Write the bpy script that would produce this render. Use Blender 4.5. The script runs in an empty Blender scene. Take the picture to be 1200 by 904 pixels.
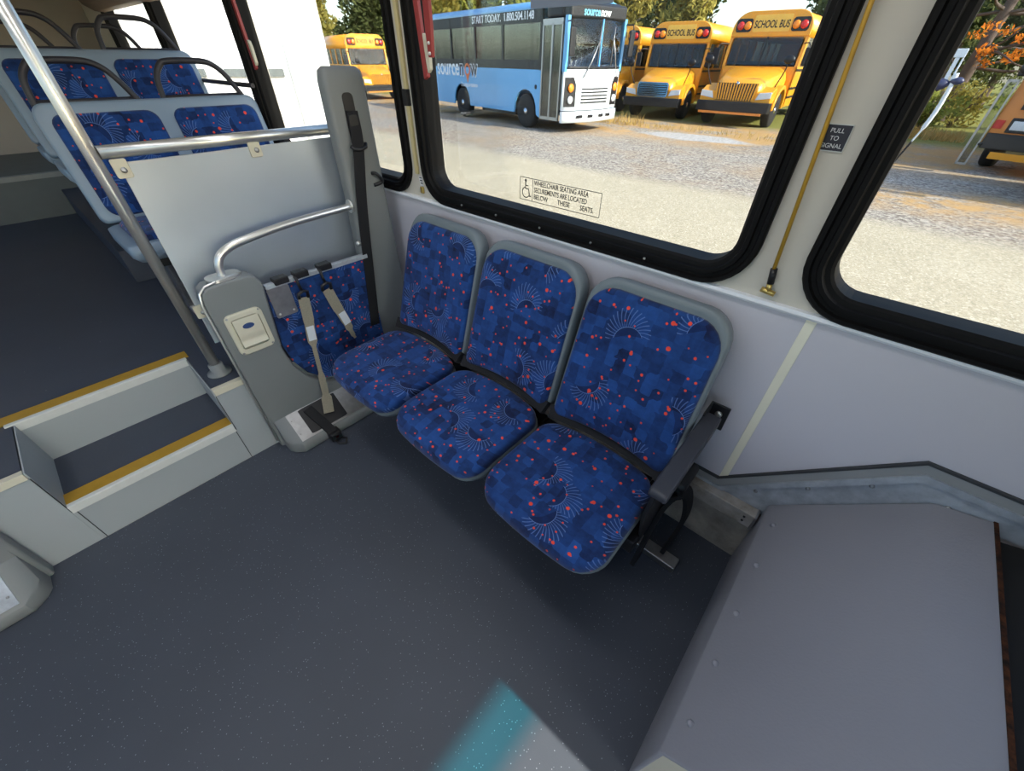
import bpy, bmesh, math, random
from mathutils import Vector, Matrix
from math import sin, cos, pi, radians, sqrt, tan, atan2
random.seed(7)
S = bpy.context.scene
COL = S.collection
R = random.Random(11)

# ------------------------------------------------------------------ mesh helpers
class MB:
    def __init__(s): s.v = []; s.f = []; s.uv = {}; s.sm = []
    def add(s, vs, fs, smooth=False):
        o = len(s.v); s.v += [tuple(p) for p in vs]
        for f in fs:
            s.f.append(tuple(i + o for i in f)); s.sm.append(smooth)
        return o
    def box(s, x0, x1, y0, y1, z0, z1):
        s.add([(x0,y0,z0),(x1,y0,z0),(x1,y1,z0),(x0,y1,z0),(x0,y0,z1),(x1,y0,z1),(x1,y1,z1),(x0,y1,z1)],
              [(0,3,2,1),(4,5,6,7),(0,1,5,4),(1,2,6,5),(2,3,7,6),(3,0,4,7)]); return s
    def prism(s, pts, f, a, b, smooth=False):
        """pts: 2D outline; f(u,v,w)->3D ; extruded from w=a to w=b"""
        n = len(pts)
        vs = [f(u,v,a) for u,v in pts] + [f(u,v,b) for u,v in pts]
        fs = [tuple(range(n))[::-1], tuple(range(n,2*n))] 
        s.add(vs, fs)
        o = len(s.v) - 2*n
        for i in range(n):
            j = (i+1)%n
            s.f.append((o+i,o+j,o+n+j,o+n+i)); s.sm.append(smooth)
        return s
    def loft(s, rings, caps=True, smooth=True, closed=True):
        n = len(rings[0]); o = len(s.v)
        for r in rings: s.v += [tuple(p) for p in r]
        for k in range(len(rings)-1):
            for i in range(n if closed else n-1):
                j = (i+1)%n
                s.f.append((o+k*n+i,o+k*n+j,o+(k+1)*n+j,o+(k+1)*n+i)); s.sm.append(smooth)
        if caps:
            s.f.append(tuple(o+i for i in range(n))[::-1]); s.sm.append(False)
            s.f.append(tuple(o+(len(rings)-1)*n+i for i in range(n))); s.sm.append(False)
        return s
    def tube(s, pts, r, seg=12, caps=True):
        pts = [Vector(p) for p in pts]; rings = []
        up = None
        for i,p in enumerate(pts):
            t = (pts[min(i+1,len(pts)-1)] - pts[max(i-1,0)]).normalized()
            if up is None:
                up = Vector((0,0,1)) if abs(t.z) < .9 else Vector((1,0,0))
            a = t.cross(up).normalized(); b = a.cross(t).normalized(); up = b
            rr = r[i] if isinstance(r,(list,tuple)) else r
            rings.append([p + a*cos(2*pi*k/seg)*rr + b*sin(2*pi*k/seg)*rr for k in range(seg)])
        return s.loft(rings, caps)
    def ribbon(s, pts, width, th, side=(1,0,0)):
        """flat webbing along pts"""
        pts = [Vector(p) for p in pts]; sd = Vector(side); rings = []
        for i,p in enumerate(pts):
            t = (pts[min(i+1,len(pts)-1)] - pts[max(i-1,0)]).normalized()
            a = (sd - t*sd.dot(t)).normalized(); n = t.cross(a)
            w = (width[i] if isinstance(width,(list,tuple)) else width)/2
            rings.append([p-a*w-n*th/2, p+a*w-n*th/2, p+a*w+n*th/2, p-a*w+n*th/2])
        return s.loft(rings, True, False)
    def lathe(s, prof, origin, axis='z', seg=20):
        rings = []
        O = Vector(origin)
        for r,h in prof:
            ring = []
            for k in range(seg):
                a = 2*pi*k/seg; c,d = r*cos(a), r*sin(a)
                ring.append(O + Vector({'z':(c,d,h),'x':(h,c,d),'y':(d,h,c)}[axis]))
            rings.append(ring)
        return s.loft(rings)
    def ball(s, c, r, seg=10):
        rx,ry,rz = r if isinstance(r,(list,tuple)) else (r,r,r)
        rings = []
        for k in range(1,seg):
            t = pi*k/seg
            rings.append([(c[0]+rx*sin(t)*cos(2*pi*i/(2*seg)), c[1]+ry*sin(t)*sin(2*pi*i/(2*seg)), c[2]-rz*cos(t)) for i in range(2*seg)])
        return s.loft(rings)

def link(o, parent=None):
    COL.objects.link(o)
    if parent is not None: o.parent = parent
    return o
def add(name, mb, mat, parent=None, bevel=0, seg=2, loc=None, uvf=None, subsurf=0, sharp=None):
    me = bpy.data.meshes.new(name)
    me.from_pydata(mb.v, [], mb.f)
    me.update()
    bm = bmesh.new(); bm.from_mesh(me); bmesh.ops.recalc_face_normals(bm, faces=bm.faces); bm.to_mesh(me); bm.free()
    for p,s in zip(me.polygons, mb.sm): p.use_smooth = s or bevel > 0
    if uvf:
        ul = me.uv_layers.new(name='UVMap')
        for lp in me.loops: ul.data[lp.index].uv = uvf(me.vertices[lp.vertex_index].co)
    me.materials.append(mat)
    o = bpy.data.objects.new(name, me); link(o, parent)
    if loc: o.location = loc
    if bevel > 0:
        b = o.modifiers.new('Bevel','BEVEL'); b.width = bevel; b.segments = seg; b.limit_method = 'ANGLE'; b.angle_limit = radians(40)
        b.harden_normals = True
    if subsurf:
        b = o.modifiers.new('Sub','SUBSURF'); b.levels = subsurf; b.render_levels = subsurf
    return o
def thing(name, label, cat, loc=(0,0,0), rz=0, group=None):
    o = bpy.data.objects.new(name, None); o.empty_display_size = .1; link(o)
    o.location = loc; o.rotation_euler = (0,0,rz)
    return tag(o, label, cat, group)
def tag(o, label, cat, group=None, kind=None):
    o['label'] = label; o['category'] = cat
    if group: o['group'] = group
    if kind: o['kind'] = kind
    return o
def struct(o, label=None):
    o['kind'] = 'structure'
    if label: o['label'] = label
    return o
def dup(o, parent=None):
    c = o.copy(); COL.objects.link(c)
    if parent is not None: c.parent = parent
    for ch in list(o.children): dup(ch, c)
    return c
def rrect(x0, x1, y0, y1, r, n=6):
    """rounded rectangle outline; r one radius or 4 (bl, br, tr, tl)"""
    rs = r if isinstance(r,(list,tuple)) else [r]*4
    out = []
    for (cx,cy,a0),q in zip(((x0+rs[0],y0+rs[0],pi),(x1-rs[1],y0+rs[1],1.5*pi),(x1-rs[2],y1-rs[2],0),(x0+rs[3],y1-rs[3],.5*pi)), rs):
        for k in range(n+1):
            a = a0 + .5*pi*k/n
            out.append((cx+q*cos(a), cy+q*sin(a)))
    return out
def smooth(pts, n=8):
    """Catmull-Rom through points"""
    P = [Vector(p) for p in pts]; out = []
    for i in range(len(P)-1):
        a,b,c,d = P[max(i-1,0)],P[i],P[i+1],P[min(i+2,len(P)-1)]
        for k in range(n):
            t = k/n
            out.append(.5*((2*b)+(c-a)*t+(2*a-5*b+4*c-d)*t*t+(3*b-a-3*c+d)*t**3))
    out.append(P[-1]); return out
def text(name, body, size, mat, parent, M, extrude=.001, align='LEFT', sx=1, bold=0):
    cu = bpy.data.curves.new(name, 'FONT'); cu.body = body; cu.size = size; cu.extrude = extrude; cu.align_x = align
    cu.offset = bold
    cu.materials.append(mat)
    tmp = bpy.data.objects.new(name, cu); COL.objects.link(tmp)
    me = bpy.data.meshes.new_from_object(tmp.evaluated_get(bpy.context.evaluated_depsgraph_get()))
    bpy.data.objects.remove(tmp); bpy.data.curves.remove(cu)
    me.transform(M @ Matrix.Diagonal((sx,1,1,1)))
    me.name = name
    if not me.materials: me.materials.append(mat)
    return link(bpy.data.objects.new(name, me), parent)
def frame3(o, x, y):
    """matrix with text-x along x, text-y along y, at o"""
    x = Vector(x).normalized(); y = Vector(y).normalized(); z = x.cross(y)
    return Matrix(((x.x,y.x,z.x,o[0]),(x.y,y.y,z.y,o[1]),(x.z,y.z,z.z,o[2]),(0,0,0,1)))

# ------------------------------------------------------------------ materials
MATS = {}
class NT:
    def __init__(s, name):
        m = bpy.data.materials.new(name); m.use_nodes = True; s.m = m; s.t = m.node_tree; s.t.nodes.clear()
        s.out = s.n('ShaderNodeOutputMaterial'); MATS[name] = m
    def n(s, typ, **kw):
        nd = s.t.nodes.new(typ)
        for k,v in kw.items(): setattr(nd, k, v)
        return nd
    def l(s, a, b): s.t.links.new(a, b)
    def set(s, sock, v):
        if isinstance(v, bpy.types.NodeSocket): s.l(v, sock)
        else: sock.default_value = v
    def math(s, op, a, b=None, c=None, clamp=False):
        nd = s.n('ShaderNodeMath', operation=op, use_clamp=clamp); s.set(nd.inputs[0], a)
        if b is not None: s.set(nd.inputs[1], b)
        if c is not None: s.set(nd.inputs[2], c)
        return nd.outputs[0]
    def mix(s, f, a, b):
        nd = s.n('ShaderNodeMix', data_type='RGBA'); s.set(nd.inputs[0], f)
        s.set(nd.inputs[6], a if isinstance(a, bpy.types.NodeSocket) else (*a,1)); s.set(nd.inputs[7], b if isinstance(b, bpy.types.NodeSocket) else (*b,1))
        return nd.outputs[2]
    def ramp(s, f, lo, hi):
        nd = s.n('ShaderNodeMapRange', clamp=True); s.set(nd.inputs[0], f); nd.inputs[1].default_value = lo; nd.inputs[2].default_value = hi
        return nd.outputs[0]
    def coord(s, which='Object'):
        return s.n('ShaderNodeTexCoord').outputs[which]
    def noise(s, scale, detail=2, vec=None, rough=.5, out='Fac'):
        nd = s.n('ShaderNodeTexNoise'); nd.inputs['Scale'].default_value = scale; nd.inputs['Detail'].default_value = detail; nd.inputs['Roughness'].default_value = rough
        if vec is not None: s.l(vec, nd.inputs['Vector'])
        return nd.outputs[out]
    def bsdf(s, col, rough=.5, metal=0., spec=.5, bump=None, bstr=.3, bdist=.002, coat=0, sheen=0):
        b = s.n('ShaderNodeBsdfPrincipled')
        s.set(b.inputs['Base Color'], col if isinstance(col, bpy.types.NodeSocket) else (*col,1))
        s.set(b.inputs['Roughness'], rough); s.set(b.inputs['Metallic'], metal)
        b.inputs['Specular IOR Level'].default_value = spec
        b.inputs['Coat Weight'].default_value = coat
        b.inputs['Sheen Weight'].default_value = sheen
        if bump is not None:
            n = s.n('ShaderNodeBump'); n.inputs['Strength'].default_value = bstr; n.inputs['Distance'].default_value = bdist
            s.l(bump, n.inputs['Height']); s.l(n.outputs[0], b.inputs['Normal'])
        s.l(b.outputs[0], s.out.inputs[0]); return b
def srgb(r,g,b):
    f = lambda c: (c/255/12.92) if c/255 <= .04045 else ((c/255+.055)/1.055)**2.4
    return (f(r),f(g),f(b))
def plain(name, col, rough=.5, metal=0., spec=.5, var=.12, nscale=9, bumpscale=0, bstr=.2, coat=0):
    t = NT(name); v = t.coord()
    f = t.noise(nscale, 4, v)
    c = t.mix(f, tuple(x*(1-var) for x in col), tuple(min(1,x*(1+var)) for x in col))
    bp = t.noise(bumpscale, 2, v) if bumpscale else None
    t.bsdf(c, rough, metal, spec, bp, bstr, coat=coat); return t.m
def emit(name, col, st):
    t = NT(name); e = t.n('ShaderNodeEmission'); e.inputs[0].default_value = (*col,1); e.inputs[1].default_value = st
    t.l(e.outputs[0], t.out.inputs[0]); return t.m
def glass(name, tint, gloss=.05, rough=.02):
    t = NT(name); tr = t.n('ShaderNodeBsdfTransparent'); tr.inputs[0].default_value = (*tint,1)
    g = t.n('ShaderNodeBsdfGlossy'); g.inputs['Roughness'].default_value = rough; g.inputs[0].default_value = (1,1,1,1)
    fr = t.n('ShaderNodeFresnel'); fr.inputs[0].default_value = 1.45
    f = t.math('MULTIPLY', fr.outputs[0], gloss)
    mx = t.n('ShaderNodeMixShader'); t.l(f, mx.inputs[0]); t.l(tr.outputs[0], mx.inputs[1]); t.l(g.outputs[0], mx.inputs[2])
    t.l(mx.outputs[0], t.out.inputs[0]); return t.m

def fabric_material():
    t = NT('moquette'); uv = t.coord('UV')
    # weave patchwork
    vp = t.n('ShaderNodeTexVoronoi', voronoi_dimensions='2D', distance='CHEBYCHEV'); vp.inputs['Scale'].default_value = 30; vp.inputs['Randomness'].default_value = .38; t.l(uv, vp.inputs['Vector'])
    sp = t.n('ShaderNodeSeparateColor'); t.l(vp.outputs['Color'], sp.inputs[0])
    nz = t.noise(45, 3, uv, .6)
    big = t.noise(7, 2, uv)
    k = t.math('ADD', t.math('MULTIPLY', sp.outputs[0], .45), t.math('ADD', t.math('MULTIPLY', nz, .45), t.math('MULTIPLY', big, .5)))
    k = t.ramp(k, .35, 1.15)
    base = t.mix(k, srgb(11,23,60), srgb(36,84,156))
    # fans
    def fans(scale, seedshift, r0, col0):
        mp = t.n('ShaderNodeVectorMath', operation='ADD'); t.l(uv, mp.inputs[0]); mp.inputs[1].default_value = seedshift
        v = t.n('ShaderNodeTexVoronoi', voronoi_dimensions='2D'); v.inputs['Scale'].default_value = scale; v.inputs['Randomness'].default_value = .62
        t.l(mp.outputs[0], v.inputs['Vector'])
        d = t.n('ShaderNodeVectorMath', operation='SUBTRACT'); t.l(mp.outputs[0], d.inputs[0]); t.l(v.outputs['Position'], d.inputs[1])
        x = t.n('ShaderNodeSeparateXYZ'); t.l(d.outputs[0], x.inputs[0])
        ln = t.n('ShaderNodeVectorMath', operation='LENGTH'); t.l(d.outputs[0], ln.inputs[0]); r = ln.outputs['Value']
        cs = t.n('ShaderNodeSeparateColor'); t.l(v.outputs['Color'], cs.inputs[0])
        a = t.math('ARCTAN2', x.outputs[1], x.outputs[0])
        a = t.math('ADD', a, t.math('MULTIPLY', cs.outputs[0], 6.28))
        a = t.math('WRAP', a, pi, -pi)
        aa = t.math('ABSOLUTE', a)
        arc = t.math('LESS_THAN', aa, 1.75)
        # the arc opens wider towards its ends
        rr = t.math('ADD', r0, t.math('MULTIPLY', t.math('MULTIPLY', aa, aa), r0*.28))
        line = t.math('LESS_THAN', t.math('ABSOLUTE', t.math('SUBTRACT', r, rr)), .0009)
        ins = t.math('LESS_THAN', r, rr)
        outr = t.math('GREATER_THAN', r, rr)
        end = t.math('ADD', rr, t.math('MULTIPLY', .058, t.math('SUBTRACT', 1.0, t.math('MULTIPLY', aa, .32))))
        near = t.math('LESS_THAN', r, end)
        st = t.math('GREATER_THAN', t.math('SINE', t.math('MULTIPLY', t.math('ADD', a, t.math('MULTIPLY', r, 6.)), 31.)), .74)
        rays = t.math('MULTIPLY', t.math('MULTIPLY', st, near), t.math('MULTIPLY', outr, arc))
        return t.math('MULTIPLY', line, arc), rays, t.math('MULTIPLY', ins, arc)
    l1, r1, i1 = fans(5.4, (0,0,0), .023, None)
    c = t.mix(t.math('MULTIPLY', i1, .55), base, srgb(8,16,58))
    c = t.mix(t.math('MULTIPLY', r1, .42), c, srgb(120,150,210))
    c = t.mix(t.math('MULTIPLY', l1, .55), c, srgb(125,155,215))
    for sc,rad,sh in ((17,.0066,(3.1,1.7,0)),(28,.0040,(5.3,.2,0))):
        mp = t.n('ShaderNodeVectorMath', operation='ADD'); t.l(uv, mp.inputs[0]); mp.inputs[1].default_value = sh
        v = t.n('ShaderNodeTexVoronoi', voronoi_dimensions='2D'); v.inputs['Scale'].default_value = sc; t.l(mp.outputs[0], v.inputs['Vector'])
        d = t.n('ShaderNodeVectorMath', operation='DISTANCE'); t.l(mp.outputs[0], d.inputs[0]); t.l(v.outputs['Position'], d.inputs[1])
        cs = t.n('ShaderNodeSeparateColor'); t.l(v.outputs['Color'], cs.inputs[0])
        on = t.math('GREATER_THAN', cs.outputs[1], .56)
        lim = t.math('MULTIPLY', t.math('ADD', .55, t.math('MULTIPLY', cs.outputs[2], .45)), rad)
        dot = t.math('MULTIPLY', t.math('LESS_THAN', d.outputs['Value'], lim), on)
        c = t.mix(dot, c, srgb(222,74,58))
    t.bsdf(c, .85, 0, .25, t.noise(900, 1, uv), .35, .0006, sheen=.12)
    return t.m
# ------------------------------------------------------------------ material set
FAB = fabric_material()
SHELL = plain('seat_shell_plastic', srgb(114,124,129), .42, var=.05, bumpscale=500, bstr=.05)
SHELL_LIGHT = plain('rear_shell_plastic', srgb(132,150,168), .4, var=.05)
PODG = plain('moulded_grey_plastic', srgb(122,126,127), .5, var=.05, bumpscale=700, bstr=.08)
BLACK = plain('black_plastic', srgb(24,24,27), .45, var=.2)
RUBBER = plain('black_rubber', srgb(15,14,14), .6, var=.3, spec=.18, nscale=30, bumpscale=60, bstr=.1)
STRAPB = plain('black_webbing', srgb(20,20,24), .85, var=.2, nscale=200)
STRAPW = plain('beige_webbing', srgb(146,139,122), .85, var=.25, nscale=160)
WHITEL = plain('white_label', srgb(215,220,225), .6, var=.04)
STEEL = plain('brushed_steel', (.72,.71,.68), .30, .85, var=.06, nscale=40)
STEELD = plain('dull_steel', (.42,.42,.42), .42, 1., var=.25, nscale=40)
CREAMP = plain('cream_plastic', srgb(205,200,180), .55, var=.08)
WALLG = plain('grey_wall_laminate', srgb(208,205,212), .55, var=.03, nscale=3, bumpscale=400, bstr=.06)
WALLC = plain('cream_wall_laminate', srgb(205,199,186), .6, var=.03, nscale=3)
CEIL = plain('ceiling_white', srgb(215,214,208), .7, var=.03)
REARW = plain('rear_wall_beige', srgb(158,150,141), .7, var=.06)
BROWN = plain('brown_duct', srgb(128,108,88), .6, var=.15)
DKMAT = plain('dark_frame_paint', srgb(46,44,50), .5, var=.15)
YEL = plain('yellow_nosing', srgb(172,134,40), .6, var=.15, nscale=30)
NOSE = plain('white_nosing', srgb(205,208,204), .5, var=.08, nscale=40)
RISER = plain('grey_riser', srgb(158,165,168), .6, var=.05, nscale=6)
RED = plain('red_enamel', srgb(150,45,45), .4, var=.1)
CORDY = plain('yellow_cord', srgb(205,158,52), .5, var=.12, nscale=60)
BRASS = plain('brass', (.75,.55,.18), .35, .9)
BLUEO = plain('dark_blue_enamel', srgb(50,72,118), .35)
WSIGN = plain('sign_white', srgb(225,225,225), .6, var=.02)
GREYSIGN = plain('grey_sticker', srgb(128,140,158), .6, var=.05)
INK = plain('black_ink', srgb(38,34,30), .7)
RUST = None
def floor_mat(name, c0, c1, fleck=.5, rough=.5):
    t = NT(name); v = t.coord()
    base = t.mix(t.noise(3, 4, v), c0, c1)
    vo = t.n('ShaderNodeTexVoronoi'); vo.inputs['Scale'].default_value = 130; t.l(v, vo.inputs['Vector'])
    cs = t.n('ShaderNodeSeparateColor'); t.l(vo.outputs['Color'], cs.inputs[0])
    dot = t.math('MULTIPLY', t.math('LESS_THAN', vo.outputs['Distance'], .17), t.math('GREATER_THAN', cs.outputs[0], .72))
    c = t.mix(t.math('MULTIPLY', dot, fleck), base, srgb(150,160,172))
    vo2 = t.n('ShaderNodeTexVoronoi'); vo2.inputs['Scale'].default_value = 24; t.l(v, vo2.inputs['Vector'])
    cs2 = t.n('ShaderNodeSeparateColor'); t.l(vo2.outputs['Color'], cs2.inputs[0])
    d2 = t.math('MULTIPLY', t.math('LESS_THAN', vo2.outputs['Distance'], .045), t.math('GREATER_THAN', cs2.outputs[1], .8))
    c = t.mix(t.math('MULTIPLY', d2, .5), c, srgb(170,172,175))
    t.bsdf(c, rough, 0, .4, t.noise(260, 2, v), .15, .001); return t.m
FLOOR = floor_mat('fleck_vinyl_floor', srgb(62,67,77), srgb(74,80,92), .65)
FLOOR2 = floor_mat('upper_vinyl_floor', srgb(60,66,78), srgb(72,78,92), .12)
def alu_mat():
    t = NT('satin_aluminium_panel'); v = t.coord()
    f = t.noise(3.2, 3, v); c = t.mix(f, (.40,.46,.53), (.56,.62,.69))
    t.bsdf(c, t.math('ADD', .30, t.math('MULTIPLY', f, .14)), .55, .5, t.noise(5, 2, v), .12, .01); return t.m
ALU = alu_mat()
def dirty_alu(name, c0, c1):
    t = NT(name); v = t.coord(); f = t.ramp(t.noise(14, 5, v, .65), .3, .7)
    t.bsdf(t.mix(f, c0, c1), .5, .35, .5, t.noise(60,3,v), .15); return t.m
DALU = dirty_alu('grubby_aluminium', srgb(150,140,124), srgb(205,202,198))
KICK = dirty_alu('kick_strip_metal', srgb(150,156,164), srgb(196,204,212))
def box_mat():
    t = NT('pebbled_grey_cover'); v = t.coord()
    n = t.noise(170, 2, v); f = t.noise(2.5, 3, v)
    t.bsdf(t.mix(f, srgb(140,141,149), srgb(156,157,166)), .48, 0, .5, n, .28, .0016); return t.m
BOXM = box_mat()
def wall_low_mat():
    t = NT('dirty_vinyl_cove'); v = t.coord(); f = t.ramp(t.noise(9, 5, v, .65), .35, .7)
    t.bsdf(t.mix(f, srgb(128,124,117), srgb(182,176,164)), .6, 0, .3, t.noise(80,2,v), .2); return t.m
COVE = wall_low_mat()
def rust_mat():
    t = NT('rusty_edge'); v = t.coord(); f = t.ramp(t.noise(40, 5, v, .7), .35, .65)
    t.bsdf(t.mix(f, srgb(26,20,18), srgb(92,54,32)), .85, 0, .2, t.noise(90,3,v), .5, .004); return t.m
RUST = rust_mat()
GLASS = glass('window_glass', (.60,.62,.62), .2)
GLASSX = glass('clear_windscreen', (.97,.98,.97), .5)
TEAL = glass('teal_tint_band', (.12,.86,.93), .4)

YW = 1.08; YO = 1.15; H_C = 2.10; YL = -1.45
# ------------------------------------------------------------------ camera
CAM_M = [(0.75058437,-0.66025287,0.02703418),(0,0,0),(0,0,0)]
yaw,pitch,roll = CAMQ = (-0.721177110, 0.695021197, 0.0118590442)
fw = Vector((sin(yaw)*cos(pitch), cos(yaw)*cos(pitch), -sin(pitch)))
rt = Vector((cos(yaw), -sin(yaw), 0)); up = rt.cross(fw)
r2 = rt*cos(roll) + up*sin(roll); u2 = -rt*sin(roll) + up*cos(roll)
cd = bpy.data.cameras.new('camera'); cam = bpy.data.objects.new('camera', cd); COL.objects.link(cam)
cam.matrix_world = Matrix(((r2.x,u2.x,-fw.x,0),(r2.y,u2.y,-fw.y,0),(r2.z,u2.z,-fw.z,1.40),(0,0,0,1)))
cd.sensor_fit = 'HORIZONTAL'; cd.sensor_width = 36; cd.lens = 459.78/1200*36; cd.clip_start = .02; cd.clip_end = 400
S.camera = cam

# ------------------------------------------------------------------ shell of the bus
m = MB().box(-1.645,3.0,YL,YO,-.10,0.0); struct(add('floor', m, FLOOR))
m = MB()
XU = -1.965; Y0,Y1 = -.443,.095          # step notch
m.box(-4.945,XU,YL,YO,-.1,.385); m.box(XU,-1.648,YL,Y0,.0,.385); m.box(XU,-1.648,Y1,YO,.0,.385)
struct(add('floor_upper', m, FLOOR2))
m = MB().box(XU+.001,-1.65,Y0,Y1,0,.197); struct(add('floor_step', m, FLOOR2))
m = MB().box(-6.2,-4.945,YL,YO,-.1,.68); struct(add('floor_rear', m, plain('dark_rear_riser', srgb(98,104,104), .7)))
m = MB().box(-4.99,-4.935,YL,YO,.655,.688); struct(add('trim_9', m, plain('grey_rear_nosing', srgb(140,144,142), .6)))
# riser faces (grey sheet)
m = MB().box(-1.648,-1.645,Y1,YW,0,.36); struct(add('trim_10', m, RISER))
m = MB().box(-1.648,-1.645,YL,Y0,0,.36); struct(add('trim_11', m, RISER))
m = MB().box(-1.65,-1.646,Y0,Y1,0,.172); struct(add('trim_12', m, RISER))
m = MB().box(XU,XU+.004,Y0,Y1,.197,.36); struct(add('trim_13', m, RISER))
m = MB().box(XU,-1.648,Y0-.003,Y0+.004,.197,.385); m.box(XU,-1.648,Y1-.004,Y1+.003,.197,.385); struct(add('trim_14', m, RISER))
for k,(y,z0,z1) in enumerate(((Y0+.012,0,.17),(Y1-.006,0,.17),(Y0+.002,.172,.36),(Y1-.001,.172,.36))):
    struct(add('trim_%d' % (40+k), MB().box(-1.6452,-1.6442,y-.0012,y+.0012,z0,z1), BLACK))
# nosings: white angle + yellow strip
def nosing(name, x, z, ya, yb, yellow=True):
    m = MB().prism([(-.012,.003),(.004,.003),(.006,0),(.006,-.030),(.001,-.030),(.001,-.002),(-.012,-.002)], lambda u,v,w:(x+u,w,z+v), ya, yb)
    struct(add(name, m, NOSE))
    if yellow:
        m = MB().box(x-.070,x-.012,ya,yb,z-.001,z+.0035); struct(add(name+'1', m, YEL))
nosing('trim_2', XU, .387, Y0-.02, Y1, False)
m = MB().box(XU-.070,XU-.012,-.62,Y1+.012,.3855,.3895); struct(add('trim_21', m, YEL))
nosing('trim_3', -1.645, .199, Y0+.004, Y1-.004)
m = MB().box(-1.665,-1.640,Y1,.215,.362,.389); struct(add('trim_4', m, CREAMP, bevel=.002))
m = MB().box(-1.665,-1.640,YL,Y0,.362,.389); struct(add('trim_5', m, CREAMP, bevel=.002))

WINS = [(-5.50,-4.18),(-4.17,-2.84),(-2.83,-1.505),(-1.432,-.17),(-.075,1.19),(1.26,2.5)]
ZB,ZT = .945,1.95; IN = .045
def side_wall(y0, y1, low, lown, up, upn):
    m = MB().box(-6.2,3.0,y0,y1,-.1,ZB-.008); struct(add(lown, m, low))
    m = MB().box(-6.2,3.0,y0,y1,ZB-.008,ZB+IN); m.box(-6.2,3.0,y0,y1,ZT-IN,H_C)
    xs = [-6.2] + [q for a,b in WINS for q in (a+IN,b-IN)] + [3.0]
    for i in range(0,len(xs),2): m.box(xs[i],xs[i+1],y0,y1,ZB+IN,ZT-IN)
    struct(add(upn, m, up))
side_wall(YW, YO, WALLG, 'wall_right', WALLC, 'wall_right_upper')
side_wall(YL-.07, YL, WALLG, 'wall_left', WALLC, 'wall_left_upper')

def window(n, x0, x1, ys, yo, mat_gl, glabel=None):
    """rubber ring with stepped profile, glass set back towards the outside"""
    sg = 1 if yo > ys else -1
    prof = [(0,.0),(0,-.014),(.005,-.019),(.014,-.019),(.018,-.010),(.028,-.010),(.031,-.017),(.041,-.017),(.045,-.008),(.056,-.006),(.063,.0),(.063,.062),(.052,.066),(.052,.03),(.03,.0)]
    rings = []
    for ins,d in prof:
        ins *= .88
        r = max(.125-ins, .02)
        pts = rrect(x0+ins, x1-ins, ZB+ins, ZT-ins, r, 8)
        rings.append([(px, ys+sg*d, pz) for px,pz in pts])
    m = MB(); m.loft(rings + [rings[0]], False, False)
    w = bpy.data.objects.new('window_%d' % n, None); link(w); struct(w)
    fr = add('frame', m, RUBBER, w)
    for p in fr.data.polygons: p.use_smooth = False
    g = MB().prism(rrect(x0+.05,x1-.05,ZB+.05,ZT-.05,.07), lambda u,v,t:(u,ys+sg*.066+sg*t,v), 0, .005)
    add('glass', g, mat_gl, w)
    return w
WOB = [window(i+1, a, b, YW, YO, GLASS) for i,(a,b) in enumerate(WINS)]
for i,(a,b) in enumerate(WINS): window(i+11, a, b, YL, YL-.07, GLASS)
# ceiling, rear, front
struct(add('ceiling', MB().box(-6.27,3.07,YL-.07,YO,H_C,H_C+.05), CEIL))
struct(add('wall_rear', MB().box(-6.27,-6.2,YL-.07,YO,-.1,H_C), REARW))
m = MB().box(3.0,3.07,YL-.07,YO,-.1,.95); m.box(3.0,3.07,YL-.07,YO,1.95,H_C); m.box(3.0,3.07,YL-.07,-1.32,.95,1.95); m.box(3.0,3.07,1.02,YO,.95,1.95)
struct(add('wall_front', m, WALLC))
w = bpy.data.objects.new('window_21', None); link(w); struct(w)
add('glass', MB().box(3.03,3.036,-1.32,1.02,.95,1.86), GLASSX, w)
add('tint_band', MB().box(3.03,3.036,-1.32,1.02,1.86,1.95), TEAL, w)
# unseen partition just ahead of the view, added to block sun and edge the floor patch
struct(add('wall_sun_block', MB().box(1.28,1.31,.287,YW,0,H_C), PODG))
# ledge under the windows and the seam strip
m = MB().prism([(0,0),(-.011,.001),(-.014,.007),(-.011,.015),(0,.017)], lambda u,v,w_:(w_,YW+u,.932+v), -6.2, 3.0); struct(add('trim_6', m, plain('ledge_trim', srgb(236,238,242), .4, var=.03)))
m = MB().box(-.018,.004,YW-.003,YW,.33,.932); struct(add('trim_7', m, plain('seam_strip', srgb(246,241,218), .55, var=.04), bevel=.001))
# vinyl cove on the wall foot, then the kick strip climbing over the cover
m = MB().prism([(-1.6,0),(.14,0),(.14,.315),(-.02,.315),(-1.6,.315)], lambda u,v,t:(u,YW+t,v), -.004, 0); struct(add('baseboard_right', m, COVE))
def strip(name, off0, off1, th, mat):
    P = [(-1.5,.325),(-.018,.325),(.335,.692),(1.2,.692)]
    m = MB(); nrm = []
    for i in range(len(P)):
        a = Vector(P[max(i-1,0)]); b = Vector(P[min(i+1,len(P)-1)])
        d0 = (Vector(P[i])-a); d1 = (b-Vector(P[i]))
        d0 = d0.normalized() if d0.length else d1.normalized(); d1 = d1.normalized() if d1.length else d0
        n = Vector((-(d0+d1).y,(d0+d1).x)).normalized(); k = 1/max(.5,n.dot(Vector((-d0.y,d0.x)))); nrm.append(n*k)
    rings = []
    for p,n in zip(P,nrm):
        q0 = Vector(p)+n*off0; q1 = Vector(p)+n*off1
        rings.append([(q0.x,YW,q0.y),(q1.x,YW,q1.y),(q1.x,YW-th,q1.y),(q0.x,YW-th,q0.y)])
    m.loft(rings, True, False); return struct(add(name, m, mat))
strip('trim_30', -.002, .004, .010, plain('dark_grey_bead', srgb(58,60,62), .5))
strip('trim_31', -.028, -.003, .008, plain('grey_kick', srgb(150,152,152), .5))
strip('trim_32', -.046, -.028, .014, KICK)
m2 = MB()
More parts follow.
